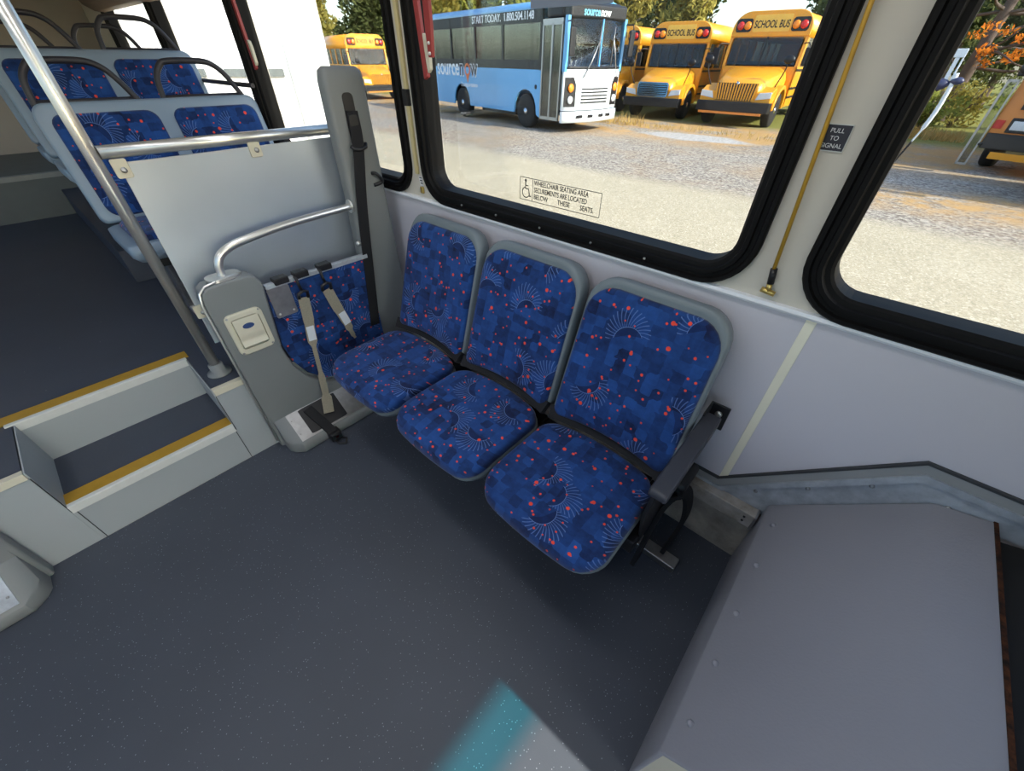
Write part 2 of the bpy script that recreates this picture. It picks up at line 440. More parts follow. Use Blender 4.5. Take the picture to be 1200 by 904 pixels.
for x,z in ((.09,.352),(.19,.46),(.29,.565),(.42,.6),(.50,.60)):
    m2.lathe([(0,0),(.006,0),(.006,-.004),(.003,-.006),(0,-.006)], (x, YW-.004, z), 'y', 10)
struct(add('trim_8', m2, STEELD))
# lower kick board on the wall between cover and strip
m = MB().prism([(-.02,.27),(.14,.27),(.14,.31),(.40,.58),(1.2,.60),(1.2,.66),(.35,.66),(.0,.30)], lambda u,v,t:(u,YW+t,v), -.005, 0); struct(add('trim_33', m, KICK))

# ------------------------------------------------------------------ sloping cover over the front wheel
cv = thing('wheel_cover', 'grey pebble-textured sloping wheel cover against the wall, right of the seats', 'wheel cover', (.14,.7,0))
cv.matrix_world
def inv(o, mb): 
    L = Vector(o.location); mb.v = [tuple(Vector(p)-L) for p in mb.v]; return mb
ya,yb = .305, YW-.006
# skin: left wall, slope, top (bent sheet with thickness)
prof = [(.140,.0),(.138,.322),(.142,.330),(.392,.594),(.402,.600),(.492,.618),(.492,.606),(.404,.588),(.150,.322),(.150,0)]
m = MB().prism(prof, lambda u,v,w_:(u,w_,v), -.6 if False else ya, yb)
add('sheet_cover', inv(cv,m), BOXM, cv, bevel=.004)
m = MB().prism([(.146,0),(.146,.318),(.398,.586),(.49,.600),(.49,0)], lambda u,v,w_:(u,w_,v), ya+.001, ya+.012)
add('end_panel', inv(cv,m), CREAMP, cv)['label'] = 'cream end panel'
m = MB().prism([(.488,.6195),(.495,.620),(.500,.612),(.500,.30),(.495,.30),(.495,.606),(.488,.611)], lambda u,v,w_:(u,w_,v), ya, yb)
add('rusty_edge', inv(cv,m), RUST, cv)['label'] = 'rusted edge strip'
for x,y in ((.165,.98),(.165,.82),(.165,.66),(.165,.52),(.165,.38)):
    z = .330+(x-.142)*1.056
    add('screw', inv(cv, MB().lathe([(0,.004),(.006,.004),(.008,.0005),(.008,-.002)], (x,y,z+.001), 'z', 10)), BOXM, cv)
dk = thing('dark_engine_panel', 'black scuffed panel beyond the rusted edge of the grey wheel cover', 'panel', (.6,.7,0))
m = MB().prism([(.505,0),(.505,.585),(.56,.60),(1.15,.60),(1.15,0)], lambda u,v,w_:(u,w_,v), .305, YW-.02)
add('body', inv(dk,m), plain('scuffed_black', srgb(20,19,19), .7, var=.4, nscale=16, bumpscale=40), dk, bevel=.006)
m = MB().box(.58,1.1,.36,1.0,.60,.606); add('top_mat', inv(dk,m), RUBBER, dk, bevel=.002)

# ------------------------------------------------------------------ stanchion and aluminium barrier
PX,PY = -1.756,.158
po = thing('stanchion_pole', 'tall stainless stanchion pole rising from the step platform beside the aluminium barrier', 'pole', (PX,PY,.386))
add('tube', inv(po, MB().tube([(PX,PY,.39),(PX,PY,H_C)], .0175, 20)), STEEL, po)
add('floor_flange', inv(po, MB().lathe([(.044,.386),(.044,.392),(.026,.398),(.026,.43),(.018,.434)], (PX,PY,0))), PODG, po)
bp = thing('barrier_panel', 'satin aluminium modesty panel with stainless top rail behind the seats', 'barrier panel', (PX,.55,.386))
m = MB().prism([(.195,.515),(.205,1.15),(1.03,1.155),(1.03,.40),(.235,.40),(.22,.515)], lambda u,v,t:(PX+t,u,v), -.004, .004)
add('panel_sheet', inv(bp,m), ALU, bp)
add('top_rail', inv(bp, MB().tube([(PX,PY+.018,1.18),(PX,1.03,1.18)], .0175, 18)), STEEL, bp)
for y,z in ((.206,1.136),(.592,1.146),(.205,.655)):
    m = MB().prism(rrect(y-.019,y+.021,z-.026,z+.026,.006,3), lambda u,v,t:(PX+t,u,v), .004, .010)
    b = add('clamp_bracket', inv(bp,m), CREAMP, bp, bevel=.002)
    k = MB().lathe([(.008,.010),(.008,.014),(.004,.016),(0,.016)], (PX,y+.004,z-.004), 'x', 12)
    k2 = add('bolt', inv(bp,k), STEELD, b); 
m = MB().prism([(.212,.40),(.212,.50),(.30,.50),(.30,.40)], lambda u,v,t:(PX+t,u,v), .006, .012)
add('foot_plate', inv(bp,m), CREAMP, bp)

# blue upholstered board in front of it
bd = thing('upholstered_board', 'blue patterned board with silver top trim and two strap hooks, under the aluminium panel', 'board', (-1.63,.62,.0))
XB = -1.632
m = MB().prism([(.412,.712),(.388,.47),(.402,.374),(.440,.293),(.505,.224),(.583,.198),(.85,.198),(.85,.712)], lambda u,v,t:(XB+t,u,v), -.010, .006)
add('fabric_face', inv(bd,m), FAB, bd, bevel=.003, uvf=lambda c:(c.y+.31,c.z+.2))
m = MB().box(XB-.012,XB+.012,.412,.855,.708,.726); add('top_trim', inv(bd,m), KICK, bd, bevel=.002)
m = MB().prism(rrect(.412,.495,.585,.708,.006,2), lambda u,v,t:(XB+t,u,v), .006, .012); pl = add('corner_plate', inv(bd,m), STEELD, bd)
for k,(y,z) in enumerate(((.425,.60),(.482,.60))):
    add('rivet', inv(bd, MB().lathe([(.005,.012),(.004,.015),(0,.016)], (XB,y,z), 'x', 10)), STEEL, pl)
for y in (.475,.555,.655):
    m = MB().box(XB-.018,XB+.022,y-.028,y+.028,.716,.742)
    add('hook_clip', inv(bd,m), BLACK, bd, bevel=.004)

# ------------------------------------------------------------------ belt pillar
XP = -1.635
pil = thing('belt_pillar', 'tall grey plastic seat belt pillar standing against the wall left of the window', 'seat belt pillar', (-1.66,.93,.0))
rings = []
for z,y0,y1,d in ((.02,.80,1.04,.0),(.36,.805,1.035,.0),(.70,.838,1.028,.0),(.96,.850,1.020,0),(1.20,.850,1.016,0),(1.335,.853,1.014,0),(1.362,.858,1.010,.004),(1.374,.872,.998,.012)):
    pts = rrect(y0,y1,-1.70+d,XP-d,.018,4)
    rings.append([(x,y,z) for y,x in pts])
add('housing', inv(pil, MB().loft(rings, True, True)), PODG, pil)
m = MB().prism(rrect(.905,.948,1.13,1.30,.016,4), lambda u,v,t:(XP+t,u,v), -.001, .0025); add('belt_slot', inv(pil,m), BLACK, pil)
bel = MB().ribbon(smooth([(XP+.006,.930,1.245),(XP+.016,.925,1.17),(XP+.020,.913,1.10),(XP+.014,.88,.90),(XP+.012,.845,.62),(XP+.012,.815,.38)],5), .046, .003, (0,1,.1))
bl = add('seat_belt', inv(pil,bel), STRAPB, pil); bl['label'] = 'black belt webbing'
m = MB().tube([(XP+.012,.893,1.135),(XP+.022,.90,1.125),(XP+.024,.925,1.122),(XP+.022,.95,1.128),(XP+.012,.957,1.138)], .007, 8)
add('guide_loop', inv(pil,m), BLACK, pil)
m = MB().prism(rrect(.908,.946,1.135,1.235,.01,3), lambda u,v,t:(XP+t,u,v), .003, .014); add('adjuster', inv(pil,m), BLACK, pil, bevel=.003)
m = MB().tube(smooth([(XP,.965,1.03),(XP+.012,.975,1.03),(XP+.016,.99,1.015),(XP+.012,1.0,.995),(XP,.965,.985)],4), .007, 8); add('belt_hook', inv(pil,m), BLACK, pil)
add('flange', inv(pil, MB().lathe([(.026,-.01),(.026,-.004),(.02,0),(0,0)], (-1.66,.855,.920), 'y', 16)), STEEL, pil)
add('knob', inv(pil, MB().ball((-1.645,.84,.77),.011,8)), STEEL, pil)

# ------------------------------------------------------------------ securement pod with latch handle
def make_pod(name, label, s, foot_to):
    """s=+1 for the one against the window wall, mirrored about the aisle centre otherwise"""
    yc = -.187
    Y = (lambda y: y) if s > 0 else (lambda y: 2*yc - y)
    r = thing(name, label, 'securement pod', (-1.6, Y(.35), 0))
    out = [(.208,.0),(.205,.40),(.203,.735),(.212,.772),(.235,.787),(.365,.792),(.393,.78),(.405,.745),(.378,.47),(.392,.37),(.432,.285),(.50,.212),(.58,.17),(foot_to,.15),(foot_to,0)]
    m = MB().prism(out, lambda u,v,t:(t,Y(u),v), -1.643, -1.600)
    add('tower', inv(r,m), PODG, r, bevel=.009, seg=3)
    up_ = [(.209,.40),(.207,.735),(.216,.770),(.237,.784),(.364,.788),(.39,.776),(.401,.745),(.376,.47),(.386,.40)]
    m = MB().prism(up_, lambda u,v,t:(t,Y(u),v), -1.69, -1.640); add('housing', inv(r,m), PODG, r, bevel=.008)
    # foot: sloped toe with chamfered corner
    rings = []
    for y,ch in ((.222,.055),(.236,.028),(.268,.0),(.34,0),(.60,0),(foot_to,0)):
        x1 = -1.487-ch
        rings.append([(-1.643,Y(y),0),(x1-.004,Y(y),0),(x1+.004,Y(y),.012),(x1+.002,Y(y),.050),(x1-.006,Y(y),.062),(-1.598,Y(y),.152),(-1.600,Y(y),.19),(-1.643,Y(y),.19)])
    add('foot', inv(r,MB().loft(rings,True,False)), PODG, r, bevel=.004)
    def sl(y,k,h): # point on sloped toe; k 0..1 from front to back
        p0 = Vector((-1.493,0,.062)); p1 = Vector((-1.598,0,.152)); n = Vector((.65,0,.76))
        q = p0.lerp(p1,k) + n*h; return (q.x, Y(y), q.z)
    m = MB().prism(rrect(.272,.60,.0,1.0,[.002,.03,.03,.02],4), lambda u,v,t: sl(u,v,t), .0005, .0035)
    pl = add('metal_plate', inv(r,m), STEELD if s>0 else KICK, r); 
    m = MB().prism(rrect(.325,.50,.06,.97,[.10,.10,.16,.16],5) if False else [(u, v) for u,v in rrect(.325,.50,.06,.97,.03,4)], lambda u,v,t: sl(u,v,t), .0035, .008)
    bp_ = add('black_insert', inv(r,m), BLACK, pl)
    for y,k in ((.284,.25),(.284,.75)):
        a = sl(y,k,.004); add('rivet', inv(r, MB().ball(a,.004,6)), STEELD, pl)
    if s > 0:
        m = MB().tube([(-1.602,.203,.05),(-1.600,.199,.40),(-1.600,.198,.73),(-1.603,.208,.773),(-1.61,.233,.790),(-1.62,.30,.796),(-1.63,.36,.797)], .0045, 8)
        add('edge_trim', inv(r,m), STEEL, r)
        add('rail_flange', inv(r, MB().prism(rrect(.25,.36,-1.685,-1.61,.03,5), lambda u,v,t:(v,u,t), .788, .798)), STEEL, r)
        # latch handle: bezel ring + recessed cup + flap
        X = -1.600
        o = rrect(.233,.362,.505,.675,.022,5); i_ = rrect(.248,.347,.528,.655,.014,5)
        m = MB(); n = len(o)
        rings = [[(X,a,b) for a,b in o],[(X+.008,a,b) for a,b in o],[(X+.010,.2975+(a-.2975)*.95,.59+(b-.59)*.95) for a,b in o],[(X+.010,a,b) for a,b in i_],[(X+.001,a,b) for a,b in i_]]
        m.loft(rings, False, False); m.add([(X+.001,a,b) for a,b in i_],[tuple(range(n))])
        bz = add('latch_bezel', inv(r,m), CREAMP, r); bz['label'] = 'cream latch surround'
        prof = [(.652,.002),(.652,.012),(.60,.016),(.585,.018),(.570,.012),(.555,.012),(.543,.020),(.538,.018),(.536,.004)]
        rings = []
        for z,d in prof: rings.append([(X+d,.253,z),(X+d,.342,z),(X+.001,.342,z),(X+.001,.253,z)])
        fl = add('latch_flap', inv(r,MB().loft(rings,True,False)), CREAMP, bz, bevel=.002)
        m = MB(); m.loft([[(X+.0165-.0,.298+.020*k*cos(a),.620+.010*k*sin(a)) for a in [2*pi*q/20 for q in range(20)]] for k in (1,.999)]+[], True, False)
        m.v = [(p[0]+(.0015 if idx>=20 else -.003),p[1],p[2]) for idx,p in enumerate(m.v)]
        add('oval_emblem', inv(r,m), BLUEO, bz)
        for y,z in ((.243,.665),(.352,.665),(.243,.516),(.352,.516)):
            add('screw', inv(r, MB().ball((X+.010,y,z),.004,6)), STEELD, bz)
    return r
make_pod('securement_pod', 'grey moulded pod with cream latch handle and black strap foot, below the left seat', 1, .80)
make_pod('securement_pod', 'grey moulded pod foot across the steps at the left edge, only its toe showing', -1, .80)
gr = tag(add('grab_rail', MB().tube(smooth([(-1.655,.305,.79),(-1.655,.308,.825),(-1.655,.325,.858),(-1.655,.365,.880),(-1.655,.43,.893),(-1.655,.60,.911),(-1.655,.853,.920)],8), .0135, 16), STEEL), 'bent stainless grab rail from the grey pod to the belt pillar', 'grab rail')

# straps hanging from the board down to the pod foot
def strap(label, y0, y1, zt, pts, w):
    r = thing('securement_strap', label, 'strap', (XB+.03, y0, zt))
    m = MB().tube([(XB+.016,y0,zt+.03),(XB+.030,y0,zt+.022),(XB+.034,y0,zt),(XB+.034,y0+.004,zt-.03)], .006, 8); add('hook', inv(r,m), BLACK, r)
    m = MB().tube([(XB+.034,y0-.016,zt-.055),(XB+.036,y0-.014,zt-.035),(XB+.036,y0+.006,zt-.028),(XB+.036,y0+.022,zt-.035),(XB+.034,y0+.020,zt-.06)], .007, 8); add('buckle', inv(r,m), BLACK, r)
    wb = add('webbing', inv(r, MB().ribbon(pts, w, .003, (0,1,0))), STRAPW, r)
    return r
st = strap('beige securement strap running from the trim down into the pod foot', .525,.5,.70, smooth([(XB+.034,.525,.645),(XB+.036,.515,.56),(XB+.04,.50,.47),(XB+.06,.478,.33),(XB+.085,.455,.20),(XB+.115,.43,.118)],6), [.044]*8+[.040]*6+[.018]*6+[.030]*5+[.046]*6)
add('care_label', inv(st, MB().ribbon([(XB+.041,.507,.52),(XB+.044,.499,.455)], .032, .002, (0,1,0))), WHITEL, st)
st = strap('beige securement strap with loose tapering tail, nearer the belt pillar', .625,.66,.70, smooth([(XB+.034,.628,.645),(XB+.036,.645,.56),(XB+.036,.665,.48),(XB+.034,.68,.40),(XB+.034,.688,.375)],6), [.044]*8+[.040]*5+[.034]*3+[.02]*4+[.012]*5)
add('care_label', inv(st, MB().ribbon([(XB+.040,.656,.525),(XB+.041,.670,.462)], .032, .002, (0,1,0))), WHITEL, st)
st = thing('ratchet_strap', 'short black strap with red release button drooping over the pod foot', 'strap', (-1.5,.39,0))
m = MB().ribbon(smooth([(-1.575,.365,.15),(-1.545,.372,.128),(-1.50,.385,.095),(-1.468,.395,.06),(-1.45,.405,.02)],5), .042, .012, (0,1,0)); add('webbing', inv(st,m), STRAPB, st)
m = MB().box(-1.486,-1.438,.376,.428,.010,.056); bk = add('buckle', inv(st,m), BLACK, st, bevel=.006)
m = MB().box(-1.448,-1.438,.393,.412,.022,.042); add('release_button', inv(st,m), RED, bk, bevel=.003)
m = MB().tube([(-1.442,.39,.014),(-1.42,.395,.006),(-1.40,.415,.006),(-1.425,.435,.008),(-1.442,.418,.014)], .005, 6); add('hook', inv(st,m), BLACK, st)
# ------------------------------------------------------------------ three flip seats
def pad(outline, f, levels):
    """rounded cushion: outline (list of uv), f(u,v,h)->xyz, levels [(inset scale toward centre, height)]"""
    n = len(outline); cu = sum(p[0] for p in outline)/n; cv_ = sum(p[1] for p in outline)/n
    ex = max(abs(p[0]-cu) for p in outline); ey = max(abs(p[1]-cv_) for p in outline)
    rings = []
    for ins,h in levels:
        rings.append([f(cu+(u-cu)*(1-ins/ex), cv_+(v-cv_)*(1-ins/ey), h) for u,v in outline])
    m = MB(); m.loft(rings, False, True)
    m.f.append(tuple(range(n))[::-1]); m.sm.append(False)
    o = len(m.v); k = len(rings)-1
    m.v.append(f(cu,cv_,levels[-1][1]))
    for i in range(n): m.f.append((k*n+i, k*n+(i+1)%n, o)); m.sm.append(True)
    return m
BT = Vector((.145,.455)).normalized(); BN = Vector((-BT.y, BT.x))     # back direction and its outward normal (y,z)
def bk(a, b, h): return (a, .848+BT.x*b+BN.x*h, .445+BT.y*b+BN.y*h)
def bow(pts, amt, vref, rng):      # bend the edge that lies near vref outwards in the middle
    return [(u, v + amt*(1-(u/.21)**2)*max(0,1-abs(v-vref)/rng)) for u,v in pts]
def dense(pts, d=.02):
    out = []
    for i in range(len(pts)):
        a = Vector(pts[i]); b = Vector(pts[(i+1)%len(pts)]); k = max(1,int((b-a).length/d))
        out += [tuple(a.lerp(b,j/k)) for j in range(k)]
    return out
def make_seat():
    r = thing('flip_seat', '', 'seat', (0,0,0), 0, 'three flip seats along the wall')
    # cushion
    o = bow(bow(dense(rrect(-.207,.207,.462,.812,[.075,.075,.05,.05],6)), .030, .812, .12), -.014, .462, .12)
    ctop = lambda y: .436 + (.016 if y > .6 else .016 - .03*((.6-y)/.14)**2*.55) - .0
    def fc(u,v,h):
        dip = -.010*max(0,1-(u/.2)**2)*max(0,1-((v-.66)/.17)**2)
        return (u, v, ctop(v) + h + (dip if h > -.012 else 0))
    c = pad(o, fc, [(.012,-.062),(.003,-.055),(-.001,-.040),(.0,-.024),(.005,-.010),(.013,-.003),(.024,.0),(.05,.003),(.09,.004),(.14,.004)])
    add('seat_cushion', c, FAB, r, uvf=lambda p:(p.x+.4,p.y+p.z*.8))
    o2 = bow(bow(dense(rrect(-.211,.211,.470,.822,[.078,.078,.05,.05],6)), .030, .825, .12), -.012, .466, .12)
    p = pad(o2, lambda u,v,h:(u,v,ctop(v)+h), [(.10,-.108),(.03,-.102),(.008,-.088),(.0,-.068),(.002,-.050),(.010,-.046),(.03,-.05)])
    add('seat_pan', p, SHELL, r)
    # backrest
    o = dense(rrect(-.205,.205,.0,.482,[.03,.03,.085,.085],6))
    o = [(u*(1-.03*(v/.48)), v + .026*(1-(u/.21)**2)*max(0,1-v/.12)) for u,v in o]
    s = pad([(u*1.045,.002+v*1.035) for u,v in o], bk, [(.035,-.062),(.012,-.058),(.002,-.045),(.0,-.020),(.002,.004),(.008,.010),(.02,.008),(.06,.002)])
    add('back_shell', s, SHELL, r)
    def fb(u,v,h):
        dip = -.008*max(0,1-(u/.2)**2) if h > .008 else 0
        return bk(u, v*.968+.004, h+dip)
    c = pad([(u*.992,v) for u,v in o], fb, [(.012,.0),(.003,.004),(.0,.012),(.003,.022),(.010,.028),(.022,.031),(.05,.033),(.10,.034)])
    add('back_cushion', c, FAB, r, uvf=lambda p:(p.x+.9,p.z*1.05+.3))
    # black webbing laid in the crease
    pts = [(u, .838+.030*(1-(u/.21)**2)-.008, .464) for u in [(-.211+.422*k/14) for k in range(15)]]
    add('crease_strap', MB().ribbon(pts, .046, .020, (0,.65,.75)), STRAPB, r)['label'] = 'black webbing in the crease'
    return r
seat0 = make_seat()
SEATL = ['blue patterned flip seat nearest the belt pillar, leftmost of the three',
         'blue patterned flip seat in the middle of the row of three',
         'blue patterned flip seat beside the black armrest, rightmost of the three']
for i,x in enumerate((-1.222,-.782,-.342)):
    r = seat0 if i == 0 else dup(seat0)
    r.location.x = x; r['label'] = SEATL[i]
    # shift the pattern from seat to seat
    if i:
        for ch in r.children:
            if ch.data.uv_layers:
                ch.data = ch.data.copy()
                for d in ch.data.uv_layers[0].data: d.uv = (d.uv[0]+1.37*i, d.uv[1]+.83*i)

fr = thing('seat_support', 'black steel frame with armrest and floor feet carrying the three flip seats', 'seat frame', (-.7,.75,0))
m = MB().box(-1.40,-.155,.70,.745,.27,.308); add('cross_beam', inv(fr,m), BLACK, fr, bevel=.004)
m = MB().box(-1.40,-.155,.90,.935,.27,.308); add('rear_beam', inv(fr,m), BLACK, fr, bevel=.004)
for x in (-1.22,-.782,-.342):
    m = MB().box(x-.16,x+.16,.60,.93,.308,.320); add('seat_bracket', inv(fr,m), BLACK, fr)
for x in (-1.30,-.165):
    m = MB().prism([(.71,.27),(.745,.27),(.90,.035),(.86,.035)], lambda u,v,t:(x+t,u,v), -.02, .02); lg = add('leg', inv(fr,m), BLACK, fr, bevel=.004)
    m = MB().box(x-.03,x+.17 if x>-1 else x+.03,.865,.915,.0,.030); add('floor_foot', inv(fr,m), STEELD, lg, bevel=.004)
m = MB().prism([(.655,-.020),(.64,-.012),(.635,.0),(.64,.012),(.655,.016),(.985,.016),(.985,-.022)], lambda u,v,t:(t,u,.615+v-(.98-u)*.03), -.124, -.078)
ar = add('armrest', inv(fr,m), plain('dark_grey_arm', srgb(50,52,60), .45), fr, bevel=.006, seg=3)
m = MB().prism([(.93,.55),(.96,.64),(1.02,.645),(1.035,.60),(1.01,.55)], lambda u,v,t:(t,u,v), -.124,-.118); m.box(-.124,-.070,1.015,1.022,.56,.645)
br = add('arm_bracket', inv(fr,m), BLACK, fr, bevel=.002)
add('bolt', inv(fr, MB().lathe([(.010,-.001),(.010,-.005),(.005,-.008),(0,-.008)], (-.094,1.015,.615), 'y', 12)), STEEL, br)
m = MB().lathe([(.0,-.11),(.020,-.11),(.022,-.10),(.022,.0),(.018,.006),(0,.006)], (-.095,1.0,.385), 'y', 14); add('hinge_barrel', inv(fr,m), BLACK, fr)
m = MB().prism([(.66,.46),(.70,.60),(.74,.60),(.78,.52),(.97,.50),(.99,.40),(.90,.32),(.72,.30)], lambda u,v,t:(t,u,v), -.122,-.110); add('side_plate', inv(fr,m), BLACK, fr, bevel=.003)
m = MB().ribbon(smooth([(-.108,.76,.10),(-.105,.79,.26),(-.10,.84,.35),(-.088,.90,.37),(-.065,.94,.32),(-.045,.945,.22),(-.048,.925,.11),(-.055,.905,.035)],6), .046, .014, (0,1,.2)); add('strap_loop', inv(fr,m), STRAPB, fr)
m = MB().box(-.17,-.115,.68,.80,.25,.31); add('latch_block', inv(fr,m), BLACK, fr, bevel=.006)
mr = thing('seat_mounting_rail', 'grubby aluminium rail on the foot of the wall behind the armrest', 'mounting rail', (-.6,1.05,.25))
m = MB().box(-1.45,.128,1.035,YW-.005,.225,.285); add('rail', inv(mr,m), DALU, mr, bevel=.003)
m = MB().box(.126,.132,1.03,YW-.005,.222,.288); ec = add('end_cap', inv(mr,m), STEELD, mr, bevel=.002)
for z in (.245,.265): add('rivet', inv(mr, MB().ball((.10,1.034,z),.004,6)), BLACK, mr)

# ------------------------------------------------------------------ rear two-place benches
HB = 1.235
def make_bench():
    r = thing('bench_seat', '', 'bench seat', (-2.83,.594,.385), 0, 'two-place benches in the raised rear')
    W = .902; ya,yb = .144,1.044
    def fb(u,v,h):      # u across (y), v up the back, h forward
        t = v/.46
        return (-2.70 -.13*t + h*.96, u, .80 + .435*t + h*.27)
    sh = dense(rrect(ya,yb,-.02,.46,[.03,.03,.05,.05],5),.05)
    def thick(u,v,h): return fb(u,v,h)
    m = pad(sh, thick, [(.012,-.055),(.0,-.045),(.0,.012),(.010,.018),(.03,.018)])
    add('back_shell', inv(r,m), SHELL_LIGHT, r)
    for a,b in ((.185,.572),(.632,1.018)):
        o = dense(rrect(a,b,.0,.415,[.05,.05,.045,.045],5),.04)
        m = pad(o, fb, [(.004,.016),(.0,.022),(.008,.030),(.03,.034)])
        add('back_cushion', inv(r,m), FAB, r, uvf=lambda p:(p.y*.9+2.2,p.z*.9+.7))
    def fs(u,v,h): return (v, u, .775 + h + (v+2.68)*.03)
    sh = dense(rrect(ya,yb,-2.70,-2.235,[.06,.06,.02,.02],5),.05)
    m = pad(sh, fs, [(.06,-.085),(.02,-.075),(.0,-.05),(.0,-.005),(.010,.0),(.03,.0)]); add('seat_pan', inv(r,m), SHELL_LIGHT, r)
    for a,b in ((.190,.570),(.634,1.014)):
        m = pad(dense(rrect(a,b,-2.66,-2.275,.05,5),.04), fs, [(.0,-.004),(.0,.012),(.010,.022),(.03,.026)])
        add('seat_cushion', inv(r,m), FAB, r, uvf=lambda p:(p.y*.9+4.1,p.x*.9+.2))
    for y0 in (.172,.632):
        L = .365
        pts = smooth([(-2.83,y0,1.225),(-2.84,y0+.012,1.31),(-2.845,y0+.045,1.360),(-2.847,y0+.085,1.376),(-2.847,y0+.22,1.376),(-2.845,y0+.275,1.360),(-2.84,y0+.315,1.318),(-2.83,y0+L,1.222)],6)
        m = MB().tube(pts, .0125, 10); m.tube([(-2.832,y0,1.238),(-2.832,y0+L-.01,1.238)], .010, 8)
        add('grab_handle', inv(r,m), DKMAT, r)
    m = MB().prism([(-2.62,.70),(-2.36,.70),(-2.40,.62),(-2.42,.41),(-2.36,.385),(-2.62,.385),(-2.56,.41),(-2.56,.62)], lambda u,v,t:(u,t,v), .25,.29)
    add('leg', inv(r,m), STEELD, r, bevel=.005)
    m = MB().box(-2.62,-2.30,.20,.98,.665,.70); add('under_frame', inv(r,m), BLACK, r)
    return r
struct(add('floor_platform', MB().box(-4.945,-3.02,.15,YW,.385,.565), FLOOR2))
b0 = make_bench()
BL = ['front two-place bench in the raised rear, directly behind the aluminium barrier', 'second two-place bench in the raised rear, behind the front one', 'third two-place bench in the raised rear, deepest one seen',]
b0['label'] = BL[0]
for i,(dx,dz) in enumerate(((-.78,.18),(-1.56,.165))):
    c = dup(b0); c.location = (-2.83+dx,.594,.385+dz); c['label'] = BL[i+1]

# roof duct in the rear
m = MB().prism([(YW,1.66),(1.02,1.665),(.96,1.70),(.92,1.78),(.90,2.10),(YW,2.10)], lambda u,v,t:(t,u,v), -5.45, -2.9, True)
struct(add('trim_15', m, BROWN))

gr2 = thing('window_guard_rail', 'dark horizontal guard rail across the rear window beside the benches', 'guard rail', (-3.3,1.05,1.275))
add('rail', inv(gr2, MB().tube([(-4.15,1.05,1.275),(-2.80,1.05,1.275)], .011, 10)), DKMAT, gr2)
for x in (-4.1,-2.86): add('stand_off', inv(gr2, MB().tube([(x,1.05,1.275),(x,1.085,1.275)], .008, 8)), DKMAT, gr2)
# ------------------------------------------------------------------ small things on the window wall
pc = thing('bell_pull', 'yellow stop request cord down the cream pillar between the two big windows', 'bell pull', (-.14,YW,1.2))
add('cord', inv(pc, MB().tube([(-.188,YW-.02,1.90),(-.157,YW-.016,1.45),(-.126,YW-.014,1.028)], .0042, 8)), CORDY, pc)
add('cord_clamp', inv(pc, MB().tube([(-.126,YW-.013,1.028),(-.120,YW-.013,.992)], .0075, 10)), BLACK, pc)
m = MB().tube([(-.122,YW-.012,.995),(-.117,YW-.012,.970)], .006, 10); m.tube([(-.134,YW-.012,.974),(-.102,YW-.012,.970)], .0065, 10)
add('brass_fitting', inv(pc,m), BRASS, pc)
add('upper_bracket', inv(pc, MB().box(-.20,-.176,YW-.03,YW,1.89,1.92)), BLACK, pc)
pl = thing('pull_to_signal_sign', 'small black sign reading PULL TO SIGNAL on the cream pillar', 'sign', (-.126,YW,1.288))
add('plate', inv(pl, MB().box(-.1475,-.1045,YW-.003,YW-.0005,1.267,1.309)), plain('sign_black', srgb(42,42,52), .5), pl)
m = MB()
for a,b,c,d in ((-.1485,-.1035,1.309,1.3105),(-.1485,-.1035,1.2655,1.267),(-.1485,-.1475,1.267,1.309),(-.1045,-.1035,1.267,1.309)): m.box(a,b,YW-.0035,YW-.0005,c,d)
add('border', inv(pl,m), NOSE, pl)
for k,w_ in enumerate(('PULL','TO','SIGNAL')):
    text('lettering', w_, .0105, WSIGN, pl, frame3((0,-.0034,.0085-.0125*k),(1,0,0),(0,0,1)), .0002, 'CENTER')
p2_ = thing('bell_pull', 'pale yellow cord channel on the narrow pillar left of the big window', 'bell pull', (-1.468,YW,1.3))
m = MB().box(-1.480,-1.462,YW-.012,YW,1.035,1.90); add('channel', inv(p2_,m), plain('pale_yellow_channel', srgb(205,190,140), .5), p2_, bevel=.003)
m = MB().box(-1.489,-1.460,YW-.016,YW,1.262,1.312); add('black_switch', inv(p2_,m), BLACK, p2_, bevel=.002)
m = MB().box(-1.462,-1.444,YW-.01,YW,.965,.99); add('brass_fitting', inv(p2_,m), BRASS, p2_, bevel=.003)
ss = thing('pillar_sticker', 'tiny black and white sticker at the foot of the narrow pillar', 'sticker', (-1.46,YW,1.01))
add('face', inv(ss, MB().prism([(-1.472,1.028),(-1.452,1.028),(-1.446,.992),(-1.466,.992)], lambda u,v,t:(u,YW+t,v), -.0015,-.0003)), WSIGN, ss)
m = MB()
for k in range(3): m.box(-1.467+.002*k,-1.453+.002*k,YW-.002,YW-.0015,1.020-.010*k,1.024-.010*k)
add('print', inv(ss,m), INK, ss)
def release(dx, label, lever=True):
    r = thing('release_handle', label, 'release handle', (-1.34+dx,1.05,1.5))
    m = MB().prism([(-1.372,1.90),(-1.348,1.90),(-1.306,1.350),(-1.326,1.342)], lambda u,v,t:(u+dx,1.050+t,v), -.006,.008)
    add('bar', inv(r,m), RED, r, bevel=.003)
    if lever:
        m = MB().prism([(-1.288,1.90),(-1.262,1.90),(-1.262,1.47),(-1.268,1.40),(-1.286,1.40),(-1.290,1.46)], lambda u,v,t:(u+dx,1.045+t,v), -.006,.008)
        lv = add('lever', inv(r,m), RED, r, bevel=.003)
        for z in (1.435,1.410): add('bolt', inv(r, MB().ball((-1.275+dx,1.038,z),.005,6)), WSIGN, lv)
    m = MB().prism([(-1.318,1.46),(-1.30,1.455),(-1.292,1.43),(-1.294,1.37),(-1.306,1.36),(-1.312,1.40)], lambda u,v,t:(u+dx,1.055+t,v), -.008,.006)
    add('latch_plate', inv(r,m), CREAMP, r, bevel=.002)
    return r
